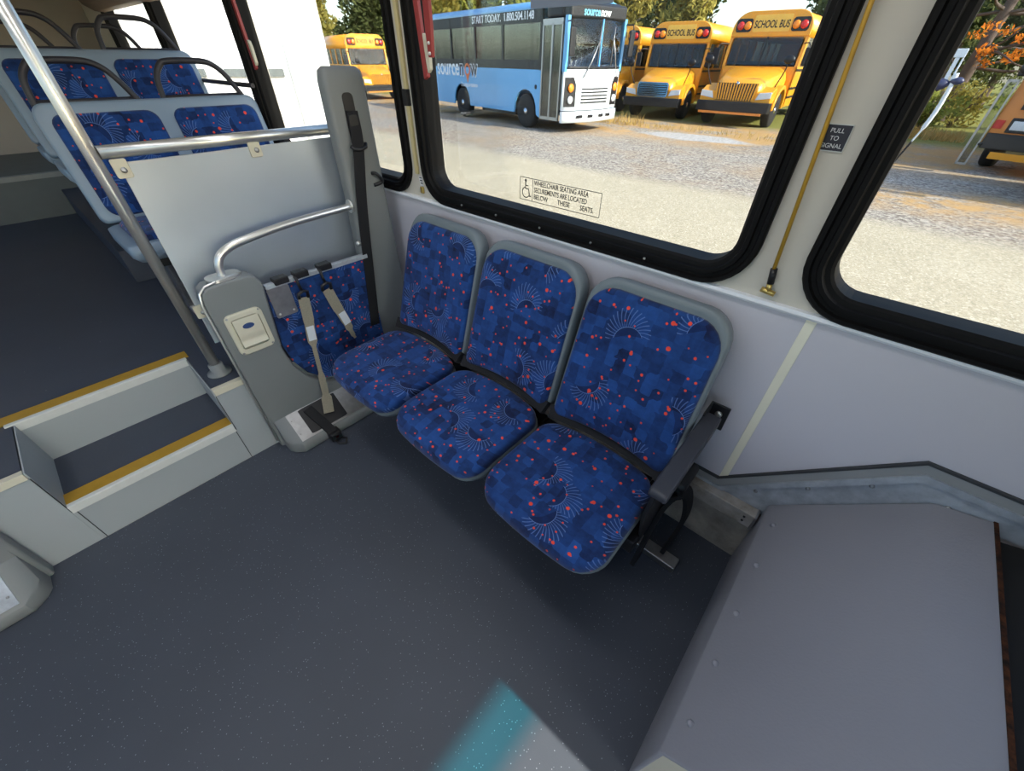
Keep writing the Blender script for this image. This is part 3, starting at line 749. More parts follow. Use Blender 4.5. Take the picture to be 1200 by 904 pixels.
release(0, 'red emergency release bar and lever on the left edge of the big window')
release(-1.37, 'red emergency release bar on the dark pillar beyond the aluminium barrier', False)

ws = thing('wheelchair_notice', 'clear sticker about wheelchair seating at the bottom of the big window', 'sticker', (-.815,1.1458,1.053))
G = 1.1455
def bar(m, x0,x1,z0,z1): m.box(x0,x1,G-.0012,G-.0002,z0,z1)
m = MB()
bar(m,-.979,-.651,1.0865,1.0883); bar(m,-.979,-.651,1.0155,1.0173); bar(m,-.980,-.9785,1.017,1.087); bar(m,-.652,-.6505,1.017,1.087); bar(m,-.9235,-.922,1.017,1.087)
add('border', inv(ws,m), INK, ws)
m = MB(); g = lambda x,z:(x,G-.0008,z)
m.lathe([(0,0),(.0045,0),(.0045,-.001),(0,-.001)], (-.9545,G-.0002,1.0785), 'y', 12)
m.ribbon([g(-.9545,1.074),g(-.9545,1.052),g(-.940,1.052),g(-.934,1.031),g(-.929,1.032)], .003, .001, (0.01,0,1) if False else (0,1,0)) if False else None
def stroke(m, pts, w):
    for (a,b),(c,d) in zip(pts,pts[1:]):
        v = Vector((c-a,d-b)); n = Vector((-v.y,v.x)).normalized()*w/2; e = v.normalized()*w*.3
        q = [(a-e.x+n.x,b-e.y+n.y),(c+e.x+n.x,d+e.y+n.y),(c+e.x-n.x,d+e.y-n.y),(a-e.x-n.x,b-e.y-n.y)]
        m.prism(q, lambda u,v_,t:(u,G-.0002-t,v_), 0,.001)
stroke(m, [(-.9545,1.074),(-.9545,1.053),(-.941,1.053),(-.935,1.030),(-.929,1.032)], .0032)
stroke(m, [(-.954,1.063),(-.943,1.063)], .003)
stroke(m, [(-.952+.0165*cos(a),1.041+.0165*sin(a)) for a in [radians(110+22*k) for k in range(12)]], .0028)
add('wheelchair_symbol', inv(ws,m), INK, ws)
for k,(s_,x,al) in enumerate((('WHEELCHAIR SEATING AREA',-.917,1),('SECUREMENTS ARE LOCATED',-.917,1),('BELOW',-.917,1),('THESE',-.815,1),('SEATS.',-.725,1))):
    text('lettering', s_, .0215, INK, ws, frame3((x+.815,-.001,.0155-.0215*min(k,2)),(1,0,0),(0,0,1)), .0003, 'LEFT', (.77,.745,.84,.84,.84)[k], .0003)
gs = thing('window_sticker', 'grey sticker with pale panels high on the big window, in front of the blue bus', 'sticker', (-.82,1.1458,1.56))
m = MB().prism(rrect(-.955,-.696,1.505,1.62,.004,2), lambda u,v,t:(u,G-.0002-t,v), 0,.001); add('face', inv(gs,m), GREYSIGN, gs)
m = MB()
for x0,x1 in ((-.908,-.885),(-.868,-.845)): bar(m,x0,x1,1.525,1.56)
m.v = [(p[0],p[1]-.001,p[2]) for p in m.v]
add('pale_panel', inv(gs,m), WSIGN, gs)
m = MB(); bar(m,-.795,-.788,1.522,1.548); bar(m,-.783,-.776,1.522,1.548); m.v = [(p[0],p[1]-.001,p[2]) for p in m.v]
add('print', inv(gs,m), INK, gs)
# small pale notch marks on the rubber of the big window are screws
for x in (-1.20,-1.02,-.82,-.62,-.44): add('frame_screw', MB().ball((x,YW-.0185,.968),.004,5), STEELD, WOB[3])

# fill lamps out of view, added to lift the interior light
LAMP = emit('fill_lamp_diffuser', (.97,.97,1), 8.0)
for k,(x,y) in enumerate(((-.85,-.80),(-.85,.30))):
    r = thing('fill_lamp', 'added white fill lamp strip, out of view above the bus aisle', 'lamp', (x,y,H_C), 0, 'added fill lamp strips')
    add('housing', inv(r, MB().box(x-.9,x+.9,y-.11,y+.11,H_C-.03,H_C)), CEIL, r)
    add('diffuser', inv(r, MB().box(x-.88,x+.88,y-.09,y+.09,H_C-.036,H_C-.03)), LAMP, r)
# ------------------------------------------------------------------ outdoors
GZ = -.45
def ground_mat():
    t = NT('yard_ground'); p = t.coord('Object'); x = t.n('ShaderNodeSeparateXYZ'); t.l(p, x.inputs[0])
    X,Y = x.outputs[0], x.outputs[1]
    wob = t.math('MULTIPLY', t.math('SUBTRACT', t.noise(.35, 4, p), .5), 1.6)
    yy = t.math('ADD', Y, wob)
    conc = t.mix(t.noise(.8, 6, p, .7), srgb(178,166,140), srgb(206,194,170))
    fine = t.noise(60, 3, p, .7)
    conc = t.mix(t.math('MULTIPLY', t.ramp(fine, .35, .7), .4), conc, srgb(170,156,130))
    v3 = t.n('ShaderNodeTexVoronoi'); v3.inputs['Scale'].default_value = 52; t.l(p, v3.inputs['Vector'])
    c3 = t.n('ShaderNodeSeparateColor'); t.l(v3.outputs['Color'], c3.inputs[0])
    conc = t.mix(t.math('MULTIPLY', t.ramp(c3.outputs[0], .35, .9), .38), conc, srgb(132,120,100))
    conc = t.mix(t.math('MULTIPLY', t.ramp(c3.outputs[1], .72, .95), .45), conc, srgb(232,222,200))
    vo = t.n('ShaderNodeTexVoronoi'); vo.inputs['Scale'].default_value = 26; t.l(p, vo.inputs['Vector'])
    cs = t.n('ShaderNodeSeparateColor'); t.l(vo.outputs['Color'], cs.inputs[0])
    gr = t.mix(cs.outputs[0], srgb(112,102,92), srgb(196,186,172))
    gr = t.mix(t.math('MULTIPLY', t.ramp(t.noise(.5, 5, p, .65), .45, .7), .6), gr, srgb(172,140,100))
    c = t.mix(t.ramp(t.math('ADD', Y, t.math('MULTIPLY', wob, .45)), 8.0, 8.6), conc, gr)
    dry = t.mix(t.noise(22, 4, p, .7), srgb(150,112,66), srgb(222,184,128))
    dmask = t.math('MULTIPLY', t.ramp(yy, 12.5, 14.2), t.ramp(t.noise(.9, 4, p, .6), .38, .55))
    c = t.mix(dmask, c, dry)
    dm2 = t.math('MULTIPLY', t.math('MULTIPLY', t.ramp(yy, 8.9, 10.0), t.math('SUBTRACT', 1.0, t.ramp(yy, 10.8, 11.6))), t.math('MULTIPLY', t.ramp(X, -2.2, -.3), t.ramp(t.noise(3, 4, p, .7), .38, .6)))
    c = t.mix(dm2, c, dry)
    px_ = t.math('MULTIPLY', t.math('ADD', X, 5.3), .55); py_ = t.math('MULTIPLY', t.math('SUBTRACT', yy, 14.5), 1.5)
    pale = t.math('SUBTRACT', 1.0, t.ramp(t.math('ADD', t.math('MULTIPLY', px_, px_), t.math('MULTIPLY', py_, py_)), .6, 1.2))
    c = t.mix(t.math('MULTIPLY', pale, .9), c, t.mix(cs.outputs[0], srgb(160,158,154), srgb(205,203,200)))
    grass = t.mix(t.noise(12, 4, p, .7), srgb(84,92,44), srgb(168,162,84))
    c = t.mix(t.ramp(yy, 17.5, 19.0), c, grass)
    t.bsdf(c, .9, 0, .15, cs.outputs[1], .5, .02); return t.m
m = MB().box(-90,40,-30,90,GZ-.3,GZ); struct(add('ground', m, ground_mat()))

YB = plain('school_bus_yellow', srgb(236,162,38), .35, var=.05, coat=.3)
YBD = plain('school_bus_orange', srgb(224,140,62), .4, var=.05)
GLD = plain('dark_bus_glass', (.03,.04,.05), .08, spec=.8, var=.3, nscale=1.5)
GLI = glass('bus_windscreen', (.70,.74,.75), .9)
CHR = plain('chrome', (.75,.75,.76), .18, 1., var=.05)
TIRE = plain('tyre_rubber', srgb(30,29,30), .8)
BLK = plain('bus_black', srgb(26,26,30), .45)
LRED = plain('red_lens', srgb(205,52,48), .25)
LAMB = plain('amber_lens', srgb(240,140,40), .25)
LCLR = plain('clear_lens', srgb(222,226,228), .15)
SIGNY = plain('sign_yellow', srgb(246,196,84), .5)
WPAINT = plain('white_bus_paint', srgb(226,232,236), .35, var=.02)
SKYB = plain('sky_blue_paint', srgb(98,172,226), .35, var=.02, coat=.3)
SEATD = plain('dark_seat', srgb(50,54,64), .8)
FLESH = plain('bus_floor_dark', srgb(40,40,42), .8)

def wheel(parent, x, y, r, out, w=.26):
    m = MB().lathe([(r*.6,-w/2),(r*.93,-w/2),(r,-w/2+.04),(r,w/2-.04),(r*.93,w/2),(r*.6,w/2)], (x,y,r), 'y', 28)
    t = add('wheel', m, TIRE, parent)
    s = out
    m = MB().lathe([(r*.60,s*w*.42),(r*.56,s*w*.50),(r*.50,s*w*.30),(r*.2,s*w*.34),(r*.17,s*w*.56),(0,s*w*.58)], (x,y,r), 'y', 24)
    for k in range(8):
        a = 2*pi*k/8; m.ball((x+r*.36*cos(a), y+s*w*.36, r+r*.36*sin(a)), .03, 5)
    add('hub', m, CHR, t)
def hull(x0, x1, half, zb, zt, rr, f=None, lean=0, n=6):
    """body profile with rounded roof, lofted along x; lean: how far the roof end at x1 sits back"""
    sec = [(-half,zb)] + [(-half+rr*(1-cos(a)), zt-rr*.75+rr*.75*sin(a)) for a in [pi/2*k/n for k in range(n+1)]]
    sec += [(-y,z) for y,z in reversed(sec)]
    out = [[(x0,y,z) for y,z in sec],[(x1-lean*max(0,(z-zb))/(zt-zb),y,z) for y,z in sec]]
    return out
def school_bus(loc, deg, s, label, grille='v', length=9.0, simple=False):
    r = thing('school_bus', label, 'school bus', (loc[0],loc[1],GZ), radians(deg), 'parked yellow school buses'); r.scale = (s,s,s)
    HW = 1.2
    # body shell with real window openings on both sides
    m = MB()
    L0,L1 = -length,-1.72
    m.box(L0,L1,-HW,-HW+.05,.55,1.62); m.box(L0,L1,HW-.05,HW,.55,1.62)
    n = 7; st = (L1-.25-L0)/n
    for k in range(n+1):
        for sg in (-1,1): m.box(L0+k*st-.07,L0+k*st+.07,sg*HW-(.05 if sg>0 else 0),sg*HW+(.05 if sg<0 else 0),1.62,2.35)
    m.loft([[(x,y,z) for y,z in [(-HW,2.35)]+[(-HW+.5*(1-cos(a)),2.55+.45*sin(a)) for a in [pi/2*k/6 for k in range(7)]]+[(HW-.5*(1-cos(a)),2.55+.45*sin(a)) for a in [pi/2*k/6 for k in range(6,-1,-1)]]+[(HW,2.35)]] for x in (L0,L1-.12)], True, True)
    m.box(L0,L0+.05,-HW,HW,.55,2.5)
    m.box(L1-.05,L1+.0,-HW,HW,.6,1.62)
    for sg in (-1,1): m.prism([(L1,1.62),(L1-.13,2.40),(L1-.22,2.40),(L1-.12,1.62)], lambda u,v,t:(u,t,v), sg*HW, sg*(HW-.09))
    add('body', m, YB, r)
    m = MB()
    for z in (.78,1.02,1.5): 
        for sg in (-1,1): m.box(L0,L1,sg*HW-.012,sg*HW+.012,z,z+.06)
    add('rub_rail', m, BLK, r)
    m = MB().box(L0+.06,L1-.05,-HW+.06,HW-.06,.70,.78); add('cabin_floor', m, FLESH, r)
    m = MB()
    for k in range(6):
        x = L0+.7+k*1.05
        for y0,y1 in ((-1.1,-.3),(.3,1.1)): m.box(x,x+.12,y0,y1,.8,1.75)
    sd = add('cabin_seating', m, SEATD, r); sd['kind'] = 'stuff'
    for sg in (-1,1):
        m = MB()
        for k in range(n): m.box(L0+k*st+.07,L0+(k+1)*st-.07,sg*(HW-.03)-.004,sg*(HW-.03)+.004,1.62,2.35)
        add('side_window', m, GLI, r)
    # windscreen
    m = MB().prism([(-1.08,1.66),(1.08,1.66),(1.05,2.40),(-1.05,2.40)], lambda u,v,t:(L1+.0-(v-1.62)*.165+t,u,v), -.004,.004); add('windscreen', m, GLI, r)
    m = MB().prism([(-.025,1.62),(.025,1.62),(.025,2.42),(-.025,2.42)], lambda u,v,t:(L1+.0-(v-1.62)*.165+t,u,v), -.01,.012); add('windscreen_post', m, BLK, r)
    # crown with sign and warning lamps
    sec = [(-HW,2.38),(-HW,2.55)]+[(-HW+.5*(1-cos(a)),2.56+.46*sin(a)) for a in [pi/2*k/6 for k in range(1,7)]]
    sec += [(-y,z) for y,z in reversed(sec)]
    m = MB().prism(sec, lambda u,v,t:(L1-.12+t,u,v), -.1,.03); add('front_crown', m, YB, r, bevel=.02)
    m = MB().prism(rrect(-.56,.56,2.50,2.92,.04,3), lambda u,v,t:(L1-.09+t,u,v), -.01,.012); sp = add('sign_panel', m, SIGNY, r)
    text('lettering', 'SCHOOL BUS', .26, BLK, sp, frame3((L1-.076,0,2.60),(0,1,0),(0,0,1)), .004, 'CENTER', .68, .004)
    for sg in (-1,1):
        m = MB().prism(rrect(*( (.60,1.10) if sg>0 else (-1.10,-.60)),2.50,2.84,.08,4), lambda u,v,t:(L1-.09+t,u,v), -.01,.012); lp = add('lamp_panel', m, BLK, r)
        for yy,mt in ((.73,LAMB),(.95,LRED)):
            add('warning_lamp', MB().lathe([(.11,.012),(.105,.05),(.06,.07),(0,.072)], (L1-.09,sg*yy,2.66), 'x', 16), mt, lp)
    # hood
    W1,W0 = .98,.72
    rings = []
    for u,w,zt in ((L1+.02,1.02,1.60),(-1.2,.96,1.52),(-.6,.84,1.40),(-.22,.76,1.30),(-.06,.70,1.18)):
        rings.append([(u,-w,.62),(u,-w,zt-.30),(u,-w*.92,zt-.10),(u,-w*.70,zt),(u,w*.70,zt),(u,w*.92,zt-.10),(u,w,zt-.30),(u,w,.62)])
    m = MB().loft(rings, True, False); hd = add('hood', m, YB, r, bevel=.05)
    for sg in (-1,1):
        arc = [(-1.05+.66*cos(a), .50+.66*sin(a)) for a in [pi*k/10 for k in range(11)]]
        arc += [(-1.05+.54*cos(a), .50+.54*sin(a)) for a in [pi*k/10 for k in range(10,-1,-1)]]
        m = MB().prism(arc, lambda u,v,t:(u,t,v), sg*.70, sg*1.19, True)
        m.prism([(-.52,.60),(-.05,.62),(-.05,.98),(-.42,1.12),(-.56,1.05)], lambda u,v,t:(u,t,v), sg*.62, sg*1.12)
        add('fender', m, YB, r, bevel=.03)
        m = MB().prism([(sg*.66,.78),(sg*1.10,.84),(sg*1.10,1.00),(sg*.74,.97)], lambda u,v,t:(-.06+t,u,v), -.02,.03); add('headlight', m, LCLR, r, bevel=.01)
        wheel(r, -1.05, sg*1.0, .48, sg); wheel(r, L0+2.4, sg*.98, .48, sg)
        pts = smooth([(-.5,sg*1.0,1.1),(-.35,sg*1.16,1.5),(-.30,sg*1.2,1.75)],5)
        m = MB().tube(pts, .018, 6); ma = add('mirror_arm', m, BLK, r)
        add('mirror', MB().ball((-.30,sg*1.2,1.80),(.06,.15,.11),8), BLK, ma)
        pts = smooth([(L1,sg*1.15,2.2),(L1+.25,sg*1.35,2.2),(L1+.28,sg*1.42,2.05)],4)
        m = MB().tube(pts, .016, 6); ma = add('mirror_arm', m, BLK, r)
        add('mirror', MB().box(L1+.24,L1+.30,sg*1.42-.11,sg*1.42+.11,1.65,2.1), BLK, ma, bevel=.03)
    if grille == 'v':
        m = MB().prism([(-.58,.74),(.58,.74),(.64,1.20),(-.64,1.20)], lambda u,v,t:(-.055+t,u,v), 0,.02); gp = add('grille', m, BLK, r)
        m = MB()
        for k in range(15):
            u = -.58+1.16*k/14; m.prism([(u*.97-.022,.75),(u*.97+.022,.75),(u*1.06+.022,1.19),(u*1.06-.022,1.19)], lambda a,b,t:(-.035+t,a,b), 0,.02)
        add('grille_bar', m, YB, gp)
        add('badge', MB().lathe([(0,0),(.07,0),(.07,.02),(0,.03)], (-.035,0,1.20), 'x', 3), CHR, gp)
    else:
        m = MB().prism(rrect(-.60,.60,.76,1.18,.08,4), lambda u,v,t:(-.055+t,u,v), 0,.02); gp = add('grille', m, BLK, r)
        m = MB()
        for k in range(7): m.box(-.035,-.015,-.56,.56,.80+.052*k,.825+.052*k)
        m.loft([[( -.03,a,b) for a,b in rrect(-.62,.62,.74,1.20,.09,4)],[( -.01,a,b) for a,b in rrect(-.62,.62,.74,1.20,.09,4)],[( -.01,a,b) for a,b in rrect(-.58,.58,.78,1.16,.07,4)],[( -.03,a,b) for a,b in rrect(-.58,.58,.78,1.16,.07,4)]], False, False)
        add('grille_bar', m, CHR, gp)
    m = MB().prism([(-1.18,-.22),(-1.15,.02),(-.8,.08),(.8,.08),(1.15,.02),(1.18,-.22)], lambda u,v,t:(v,u,t), .44,.72); add('bumper', m, BLK, r, bevel=.02)
    if grille == 'v':
        m = MB().box(.06,.12,-1.0,1.0,.38,.44); add('crossing_bar', m, YBD, r)
    return r
school_bus((-5.52,17.8), -88.8, 1.06, 'yellow school bus with vertical grille bars, nearest in the row seen past the blue bus', 'v')
school_bus((-8.7,18.0), -86.5, 1.0, 'yellow school bus with chrome horizontal grille, parked next to the blue bus', 'h')
school_bus((-12.1,18.9), -86.5, 1.0, 'yellow school bus half hidden behind the nose of the blue bus', 'h')
school_bus((-23.4,15.6), -12, .93, 'distant yellow school bus seen through the narrow window left of the big one', 'v')

# blue and white transit bus -------------------------------------------------
tb = thing('transit_bus', 'sky blue transit bus with white front and dark window band, parked in the yard', 'bus', (-8.50,13.30,GZ), radians(-11)); tb.scale = (.98,)*3
BLn = 8.3; HW = 1.25
m = MB()
side = [(-BLn,.55),(-6.45,.55)]
def side_panel(sg):
    # lower side with two wheel arches and the door cut out (door only on the near side)
    pts = [(-BLn,.42)]
    for cx in (-5.95,-1.85):
        pts += [(cx-.62,.42)] + [(cx-.60*cos(a),.50+.60*sin(a)) for a in [pi*k/10 for k in range(11)]] + [(cx+.62,.42)]
    pts += [(-1.08,.36) if sg<0 else (-.05,.36)]
    pts += [(-1.08,1.62) if sg<0 else (-.05,1.62),(-BLn,1.62)]
    return pts
for sg in (-1,1): m.prism(side_panel(sg), lambda u,v,t:(u,t,v), sg*HW, sg*(HW-.06))
add('lower_side', m, SKYB, tb)
m = MB()
sec = [(-HW,3.04),(-HW+.02,3.10),(-HW+.10,3.19),(-HW+.35,3.25),(0,3.29)]; sec += [(-y,z) for y,z in reversed(sec[:-1])]
m.loft([[(x,y,z) for y,z in sec] for x in (-BLn,-.95,-.35)], True, True); add('roof', m, SKYB, tb)
m = MB().box(-.95,-.22,-HW+.01,HW-.01,2.80,3.20); m.box(-.30,.06,-HW+.06,HW-.06,2.78,3.14); add('front_crown', m, BLK, tb, bevel=.08)
m = MB()
for x in (-BLn,-6.6,-4.9,-3.2,-1.18):
    for sg in (-1,1): m.box(x,x+.10,sg*HW-(.05 if sg>0 else 0),sg*HW+(.05 if sg<0 else 0),1.6,3.04)
for sg in (-1,1): m.box(-BLn,-1.08,sg*HW-(.05 if sg>0 else 0),sg*HW+(.05 if sg<0 else 0),2.74,3.04); 
add('window_post', m, BLK, tb)
m = MB(); m.box(-BLn,-1.08,-HW+.005,-HW+.06,1.56,1.86); m.box(-BLn,-.3,HW-.06,HW-.005,1.56,1.86); add('window_band', m, BLK, tb)
for sg in (-1,1):
    for x in (-8.2,-6.5,-4.8,-3.1):
        m = MB().box(x,x+(1.6 if x<-3.2 else 1.92),sg*(HW-.025)-.004,sg*(HW-.025)+.004,1.86,2.76); add('side_window', m, GLI, tb)
m = MB().box(-BLn,-.1,-HW+.07,HW-.07,.50,.58); add('cabin_floor', m, FLESH, tb)
m = MB()
for x in (-7.6,-6.6,-5.4,-4.2,-3.0): 
    for y0,y1 in ((-1.1,-.25),(.25,1.1)): m.box(x,x+.14,y0,y1,1.0,2.0)
m.box(-BLn+.0,-BLn+.06,-HW,HW,.45,2.9)
sd = add('cabin_seating', m, SEATD, tb); sd['kind'] = 'stuff'
# door
m = MB(); x0,x1 = -1.06,-.16
m.box(x0,x0+.05,-HW-.01,-HW+.05,.36,2.72); m.box(x1-.05,x1,-HW-.01,-HW+.05,.36,2.72); m.box(-.64,-.57,-HW-.01,-HW+.05,.36,2.72); m.box(x0,x1,-HW-.01,-HW+.05,2.66,2.80); m.box(x0,x1,-HW-.01,-HW+.05,.34,.42)
dr = add('door', m, STEELD, tb)
m = MB().box(x0+.05,x1-.05,-HW+.01,-HW+.018,.42,2.66); add('door_glass', m, GLI, dr)
m = MB().box(-.98,-.66,-1.1,-.4,.42,1.5); add('entry_step', m, plain('pale_step_panel', srgb(190,196,188), .6), tb)
# rounded front
def front(u, bulge=.22): return bulge*(1-(u/HW)**2)
def fpanel(name, z0, z1, half, mat, off=0, parent=tb, th=.03, n=12, zl0=None):
    rings = []
    for k in range(n+1):
        u = -half+2*half*k/n; d = front(u)+off; b = (zl0(u) if zl0 else z0)
        rings.append([(d-th,u,b),(d,u,b),(d,u,z1),(d-th,u,z1)])
    return add(name, MB().loft(rings, True, True), mat, parent)
fpanel('front_panel', .62, 1.72, HW, WPAINT, 0, tb, .05)
fpanel('windscreen', 1.66, 2.78, HW-.06, GLI, -.03, tb, .012, 14)
fpanel('windscreen_seal', 1.66, 1.72, HW-.02, BLK, .012, tb, .03)
m = MB()
for u in (-HW+.04, HW-.04): m.box(front(u)-.10,front(u)+.02,u-.05,u+.05,1.6,2.85)
m.box(front(0)-.03,front(0)+.01,-.02,.02,1.7,2.8); add('pillar', m, SKYB, tb)
fpanel('bumper', .30, .60, HW+.01, WPAINT, .06, tb, .10)
m = MB()
for k,(u,w) in enumerate(((-.62,.16),(-.2,.11),(.3,.11),(.66,.13))): m.box(front(u)+.055,front(u)+.075,u-w,u+w,.42,.50)
add('bumper_slot', m, BLK, tb)
for k in range(5):
    fpanel('grille_slat', .80+.088*k, .835+.088*k, .60, BLK, .008, tb, .012)
for sg in (-1,1):
    m = MB(); u0,u1 = (.82,1.20)
    pts = [(sg*u0,.72),(sg*u1,.72),(sg*u1,1.46),(sg*.92,1.46),(sg*u0,1.28)]
    m.prism(pts, lambda u,v,t:(front(u)+t,u,v), -.02,.012); lb = add('lamp_housing', m, BLK, tb)
    for z,mt,rr in ((1.20,LAMB,.115),(.90,LCLR,.105)):
        u = sg*1.0; add('lamp', MB().lathe([(rr,0),(rr*.95,.03),(rr*.5,.05),(0,.055)], (front(u)+.01,u,z), 'x', 18), mt, lb)
for u0,u1 in ((-.10,-.62),(.55,.98)):
    m = MB().tube([(front(u0)+.05,u0,2.35),(front((u0+u1)/2)+.06,(u0+u1)/2,1.85),(front(u1)+.05,u1,1.45)], .016, 6); m.tube([(front(u0)+.03,u0,1.75),(front(u0)+.04,u0,2.65)], .012, 6); add('wiper', m, STEELD, tb)
for sg in (-1,1):
    m = MB().tube([(-.1,sg*1.2,2.72),(.25,sg*1.32,2.72),(.30,sg*1.30,2.6)], .02, 6); ma = add('mirror_arm', m, BLK, tb)
    add('mirror', MB().box(.25,.33,sg*1.28-.11,sg*1.28+.11,1.95,2.6), BLK, ma, bevel=.04)
for x in (-5.95,-1.85):
    for sg in (-1,1): wheel(tb, x, sg*1.08, .49, sg, .28)
m = MB(); m.box(-5.0,-2.8,-.9,.9,.28,.5); add('chassis', m, BLK, tb)
m = MB().lathe([(.06,0),(.06,-.012),(0,-.014)], (-1.30,-HW,1.18), 'y', 12); add('side_marker', m, BLK, tb)
WT = plain('white_lettering', srgb(235,240,244), .5, var=.02); DT = plain('dark_lettering', srgb(62,60,72), .5); CT = plain('cyan_lettering', srgb(120,205,240), .5); OT = plain('orange_lettering', srgb(226,120,60), .5)
ys = -HW-.003
def side_text(s_, x, z, size, mat, sx=1, al='LEFT', b=0): return text('lettering', s_, size, mat, tb, frame3((x,ys,z),(1,0,0),(0,0,1)), .003, al, sx, b)
side_text('START TODAY.  1.800.504.1148', -1.50, 2.83, .27, WT, .95, 'RIGHT', .004)
side_text('source', -6.05, 1.36, .74, WT, .86, 'RIGHT', .012); side_text('n', -6.02, 1.36, .74, WT, .86, 'LEFT', .03); side_text('w', -5.22, 1.36, .74, WT, .9, 'LEFT', .03); ys -= .005; side_text('n', -6.02, 1.36, .74, DT, .86, 'LEFT', .008); side_text('w', -5.22, 1.36, .74, DT, .9, 'LEFT', .008)
side_text('Transportation', -4.75, 1.02, .20, WT, 1.0, 'RIGHT')
m = MB(); o = [( .20*cos(a), .20*sin(a)) for a in [2*pi*k/24 for k in range(24)]]; i2 = [(x*.66,z*.66) for x,z in o]
m.loft([[(-5.44+x,ys+.003,1.54+z) for x,z in o],[(-5.44+x,ys-.004,1.54+z) for x,z in o],[(-5.44+x,ys-.004,1.54+z) for x,z in i2],[(-5.44+x,ys+.003,1.54+z) for x,z in i2]], False, False)
m.prism([(-5.54,1.36),(-5.34,1.36),(-5.44,1.14)], lambda u,v,t:(u,ys+t,v), -.004,.003)
add('pin_mark', m, OT, tb)
fr_ = front(.1)
text('lettering', 'source', .27, CT, tb, frame3((.068,-.02,2.87),(0,1,0),(0,0,1)), .003, 'RIGHT', .9, .004)
text('lettering', 'now', .27, WT, tb, frame3((.068,.0,2.87),(0,1,0),(0,0,1)), .003, 'LEFT', .9, .004)

# bus at the right edge, nose to the viewer, with a gate leaf beside its bumper
eb = school_bus((2.13,14.02), -103, 1.0, 'orange-yellow school bus nose at the right edge of the yard, in shade', 'h')
m = MB(); m.box(.02,.05,-1.36,-1.32,.10,1.62); m.box(.02,.05,-1.20,-1.17,.10,1.62); m.box(.02,.05,-1.36,-1.17,1.58,1.62); m.box(.02,.05,-1.36,-1.17,.10,.14)
gl = add('gate_leaf', m, STEELD, eb); add('gate_pane', MB().box(.03,.04,-1.32,-1.20,.14,1.58), GLI, gl)
m = MB().tube([(.035,-1.19,.5),(-.02,-1.05,.55)], .03, 6); add('gate_arm', m, BLK, eb)
m = MB().tube([(-.12,-.60,1.62),(.01,-.66,1.40),(.012,-.80,1.22)], .012, 6); m.box(.0,.03,-.90,-.74,1.14,1.24); add('hood_latch', m, BLK, eb)
m = MB().prism([(-1.7,.50),(-.02,.50),(.0,.56),(-.02,1.10),(-.14,1.62),(-.30,1.74),(-1.7,1.86)], lambda u,v,t:(u,t,v), -1.17, 1.17); add('engine_cowl', m, YBD, eb, bevel=.03)
m = MB().box(-.02,.012,-1.15,-1.00,.80,.95); add('side_lamp', m, LRED, eb, bevel=.006)
for sg in (-1,1):
    m = MB().box(-.02,.016,sg*.72-.20,sg*.72+.20,.74,1.0); hb = add('headlight_bezel', m, BLK, eb, bevel=.02)
    m = MB().box(.0,.026,sg*.72-.15,sg*.72+.15,.79,.95); add('headlight', m, LCLR, hb, bevel=.02)
m = MB().box(.05,.13,-.90,.90,.28,.40); add('bumper_stripe', m, YB, eb)
school_bus((1.88,12.28), 180, 1.03, 'unseen yellow school bus added past the right edge to throw shadow over the gravel', 'h')  # out-of-view bus, added as shadow caster for the gravel
# bent white post with mirror box
bpz = thing('mirror_post', 'bent white post carrying a pale mirror box, standing on the gravel', 'post', (-.37,14,GZ))
W_ = lambda p:(p[0]+.10,14,p[1])
m = MB().tube(smooth([W_((-.37,GZ)),W_((-.30,-.2)),W_((-.246,.02))],5), .022, 8); add('lower_post', inv(bpz,m), BLK, bpz)
m = MB().tube(smooth([W_((-.246,.02)),W_((-.175,.30)),W_((-.125,.62)),W_((-.12,1.0)),W_((-.14,1.25))],5), [.02]*5+[.045]*16, 10); add('upper_post', inv(bpz,m), WPAINT, bpz)
m = MB().box(-.30,-.06,13.96,14.04,1.50,1.64); m.box(-.30,-.27,13.97,14.03,1.12,1.50); m.box(-.20,-.13,13.97,14.03,1.12,1.50); m.box(-.09,-.06,13.97,14.03,1.12,1.50)
add('mirror_box', inv(bpz,m), WPAINT, bpz, bevel=.01)
m = MB().ball((-.26,14,1.06),(.20,.10,.11),8); m.ball((.03,14,1.12),(.12,.07,.07),8); add('round_mirror', inv(bpz,m), plain('dark_blue_mirror', srgb(58,62,92), .3), bpz)

# white metal-sided building at the left
bg = thing('white_building', 'white metal-sided building filling the rear windows at the left', 'building', (-9.3,4.3,GZ))
def wallseg(name, a, b, z0, z1, mat, th=.2, par=bg):
    a = Vector((*a,0)); b = Vector((*b,0)); d = (b-a).normalized(); n = Vector((d.y,-d.x,0))
    m = MB(); L = (b-a).length; k = int(L/.28); rings = []
    pts = []
    for i in range(k+1):
        q = a+d*(L*i/k); h = .015 if i%2 else 0
        pts.append((q+n*h)); 
    m.loft([[(p.x,p.y,z0),(p.x,p.y,z1),((p-n*th).x,(p-n*th).y,z1),((p-n*th).x,(p-n*th).y,z0)] for p in pts], True, False)
    return add(name, inv(par,m), mat, par)
WB = plain('white_siding', srgb(246,246,246), .6, var=.01)
C0 = (-9.44,4.32); dA = Vector((-.37,-.93)); C1 = (C0[0]+dA.x*11, C0[1]+dA.y*11); C2 = (-9.18,4.98)
wallseg('wall_panel', C1, C0, GZ, 5.2, WB); wallseg('return_wall', C0, C2, GZ, 5.2, WB)
m = MB().tube([(C0[0],C0[1],GZ),(C0[0],C0[1],5.2)], .05, 8); add('corner_trim', inv(bg,m), WPAINT, bg)
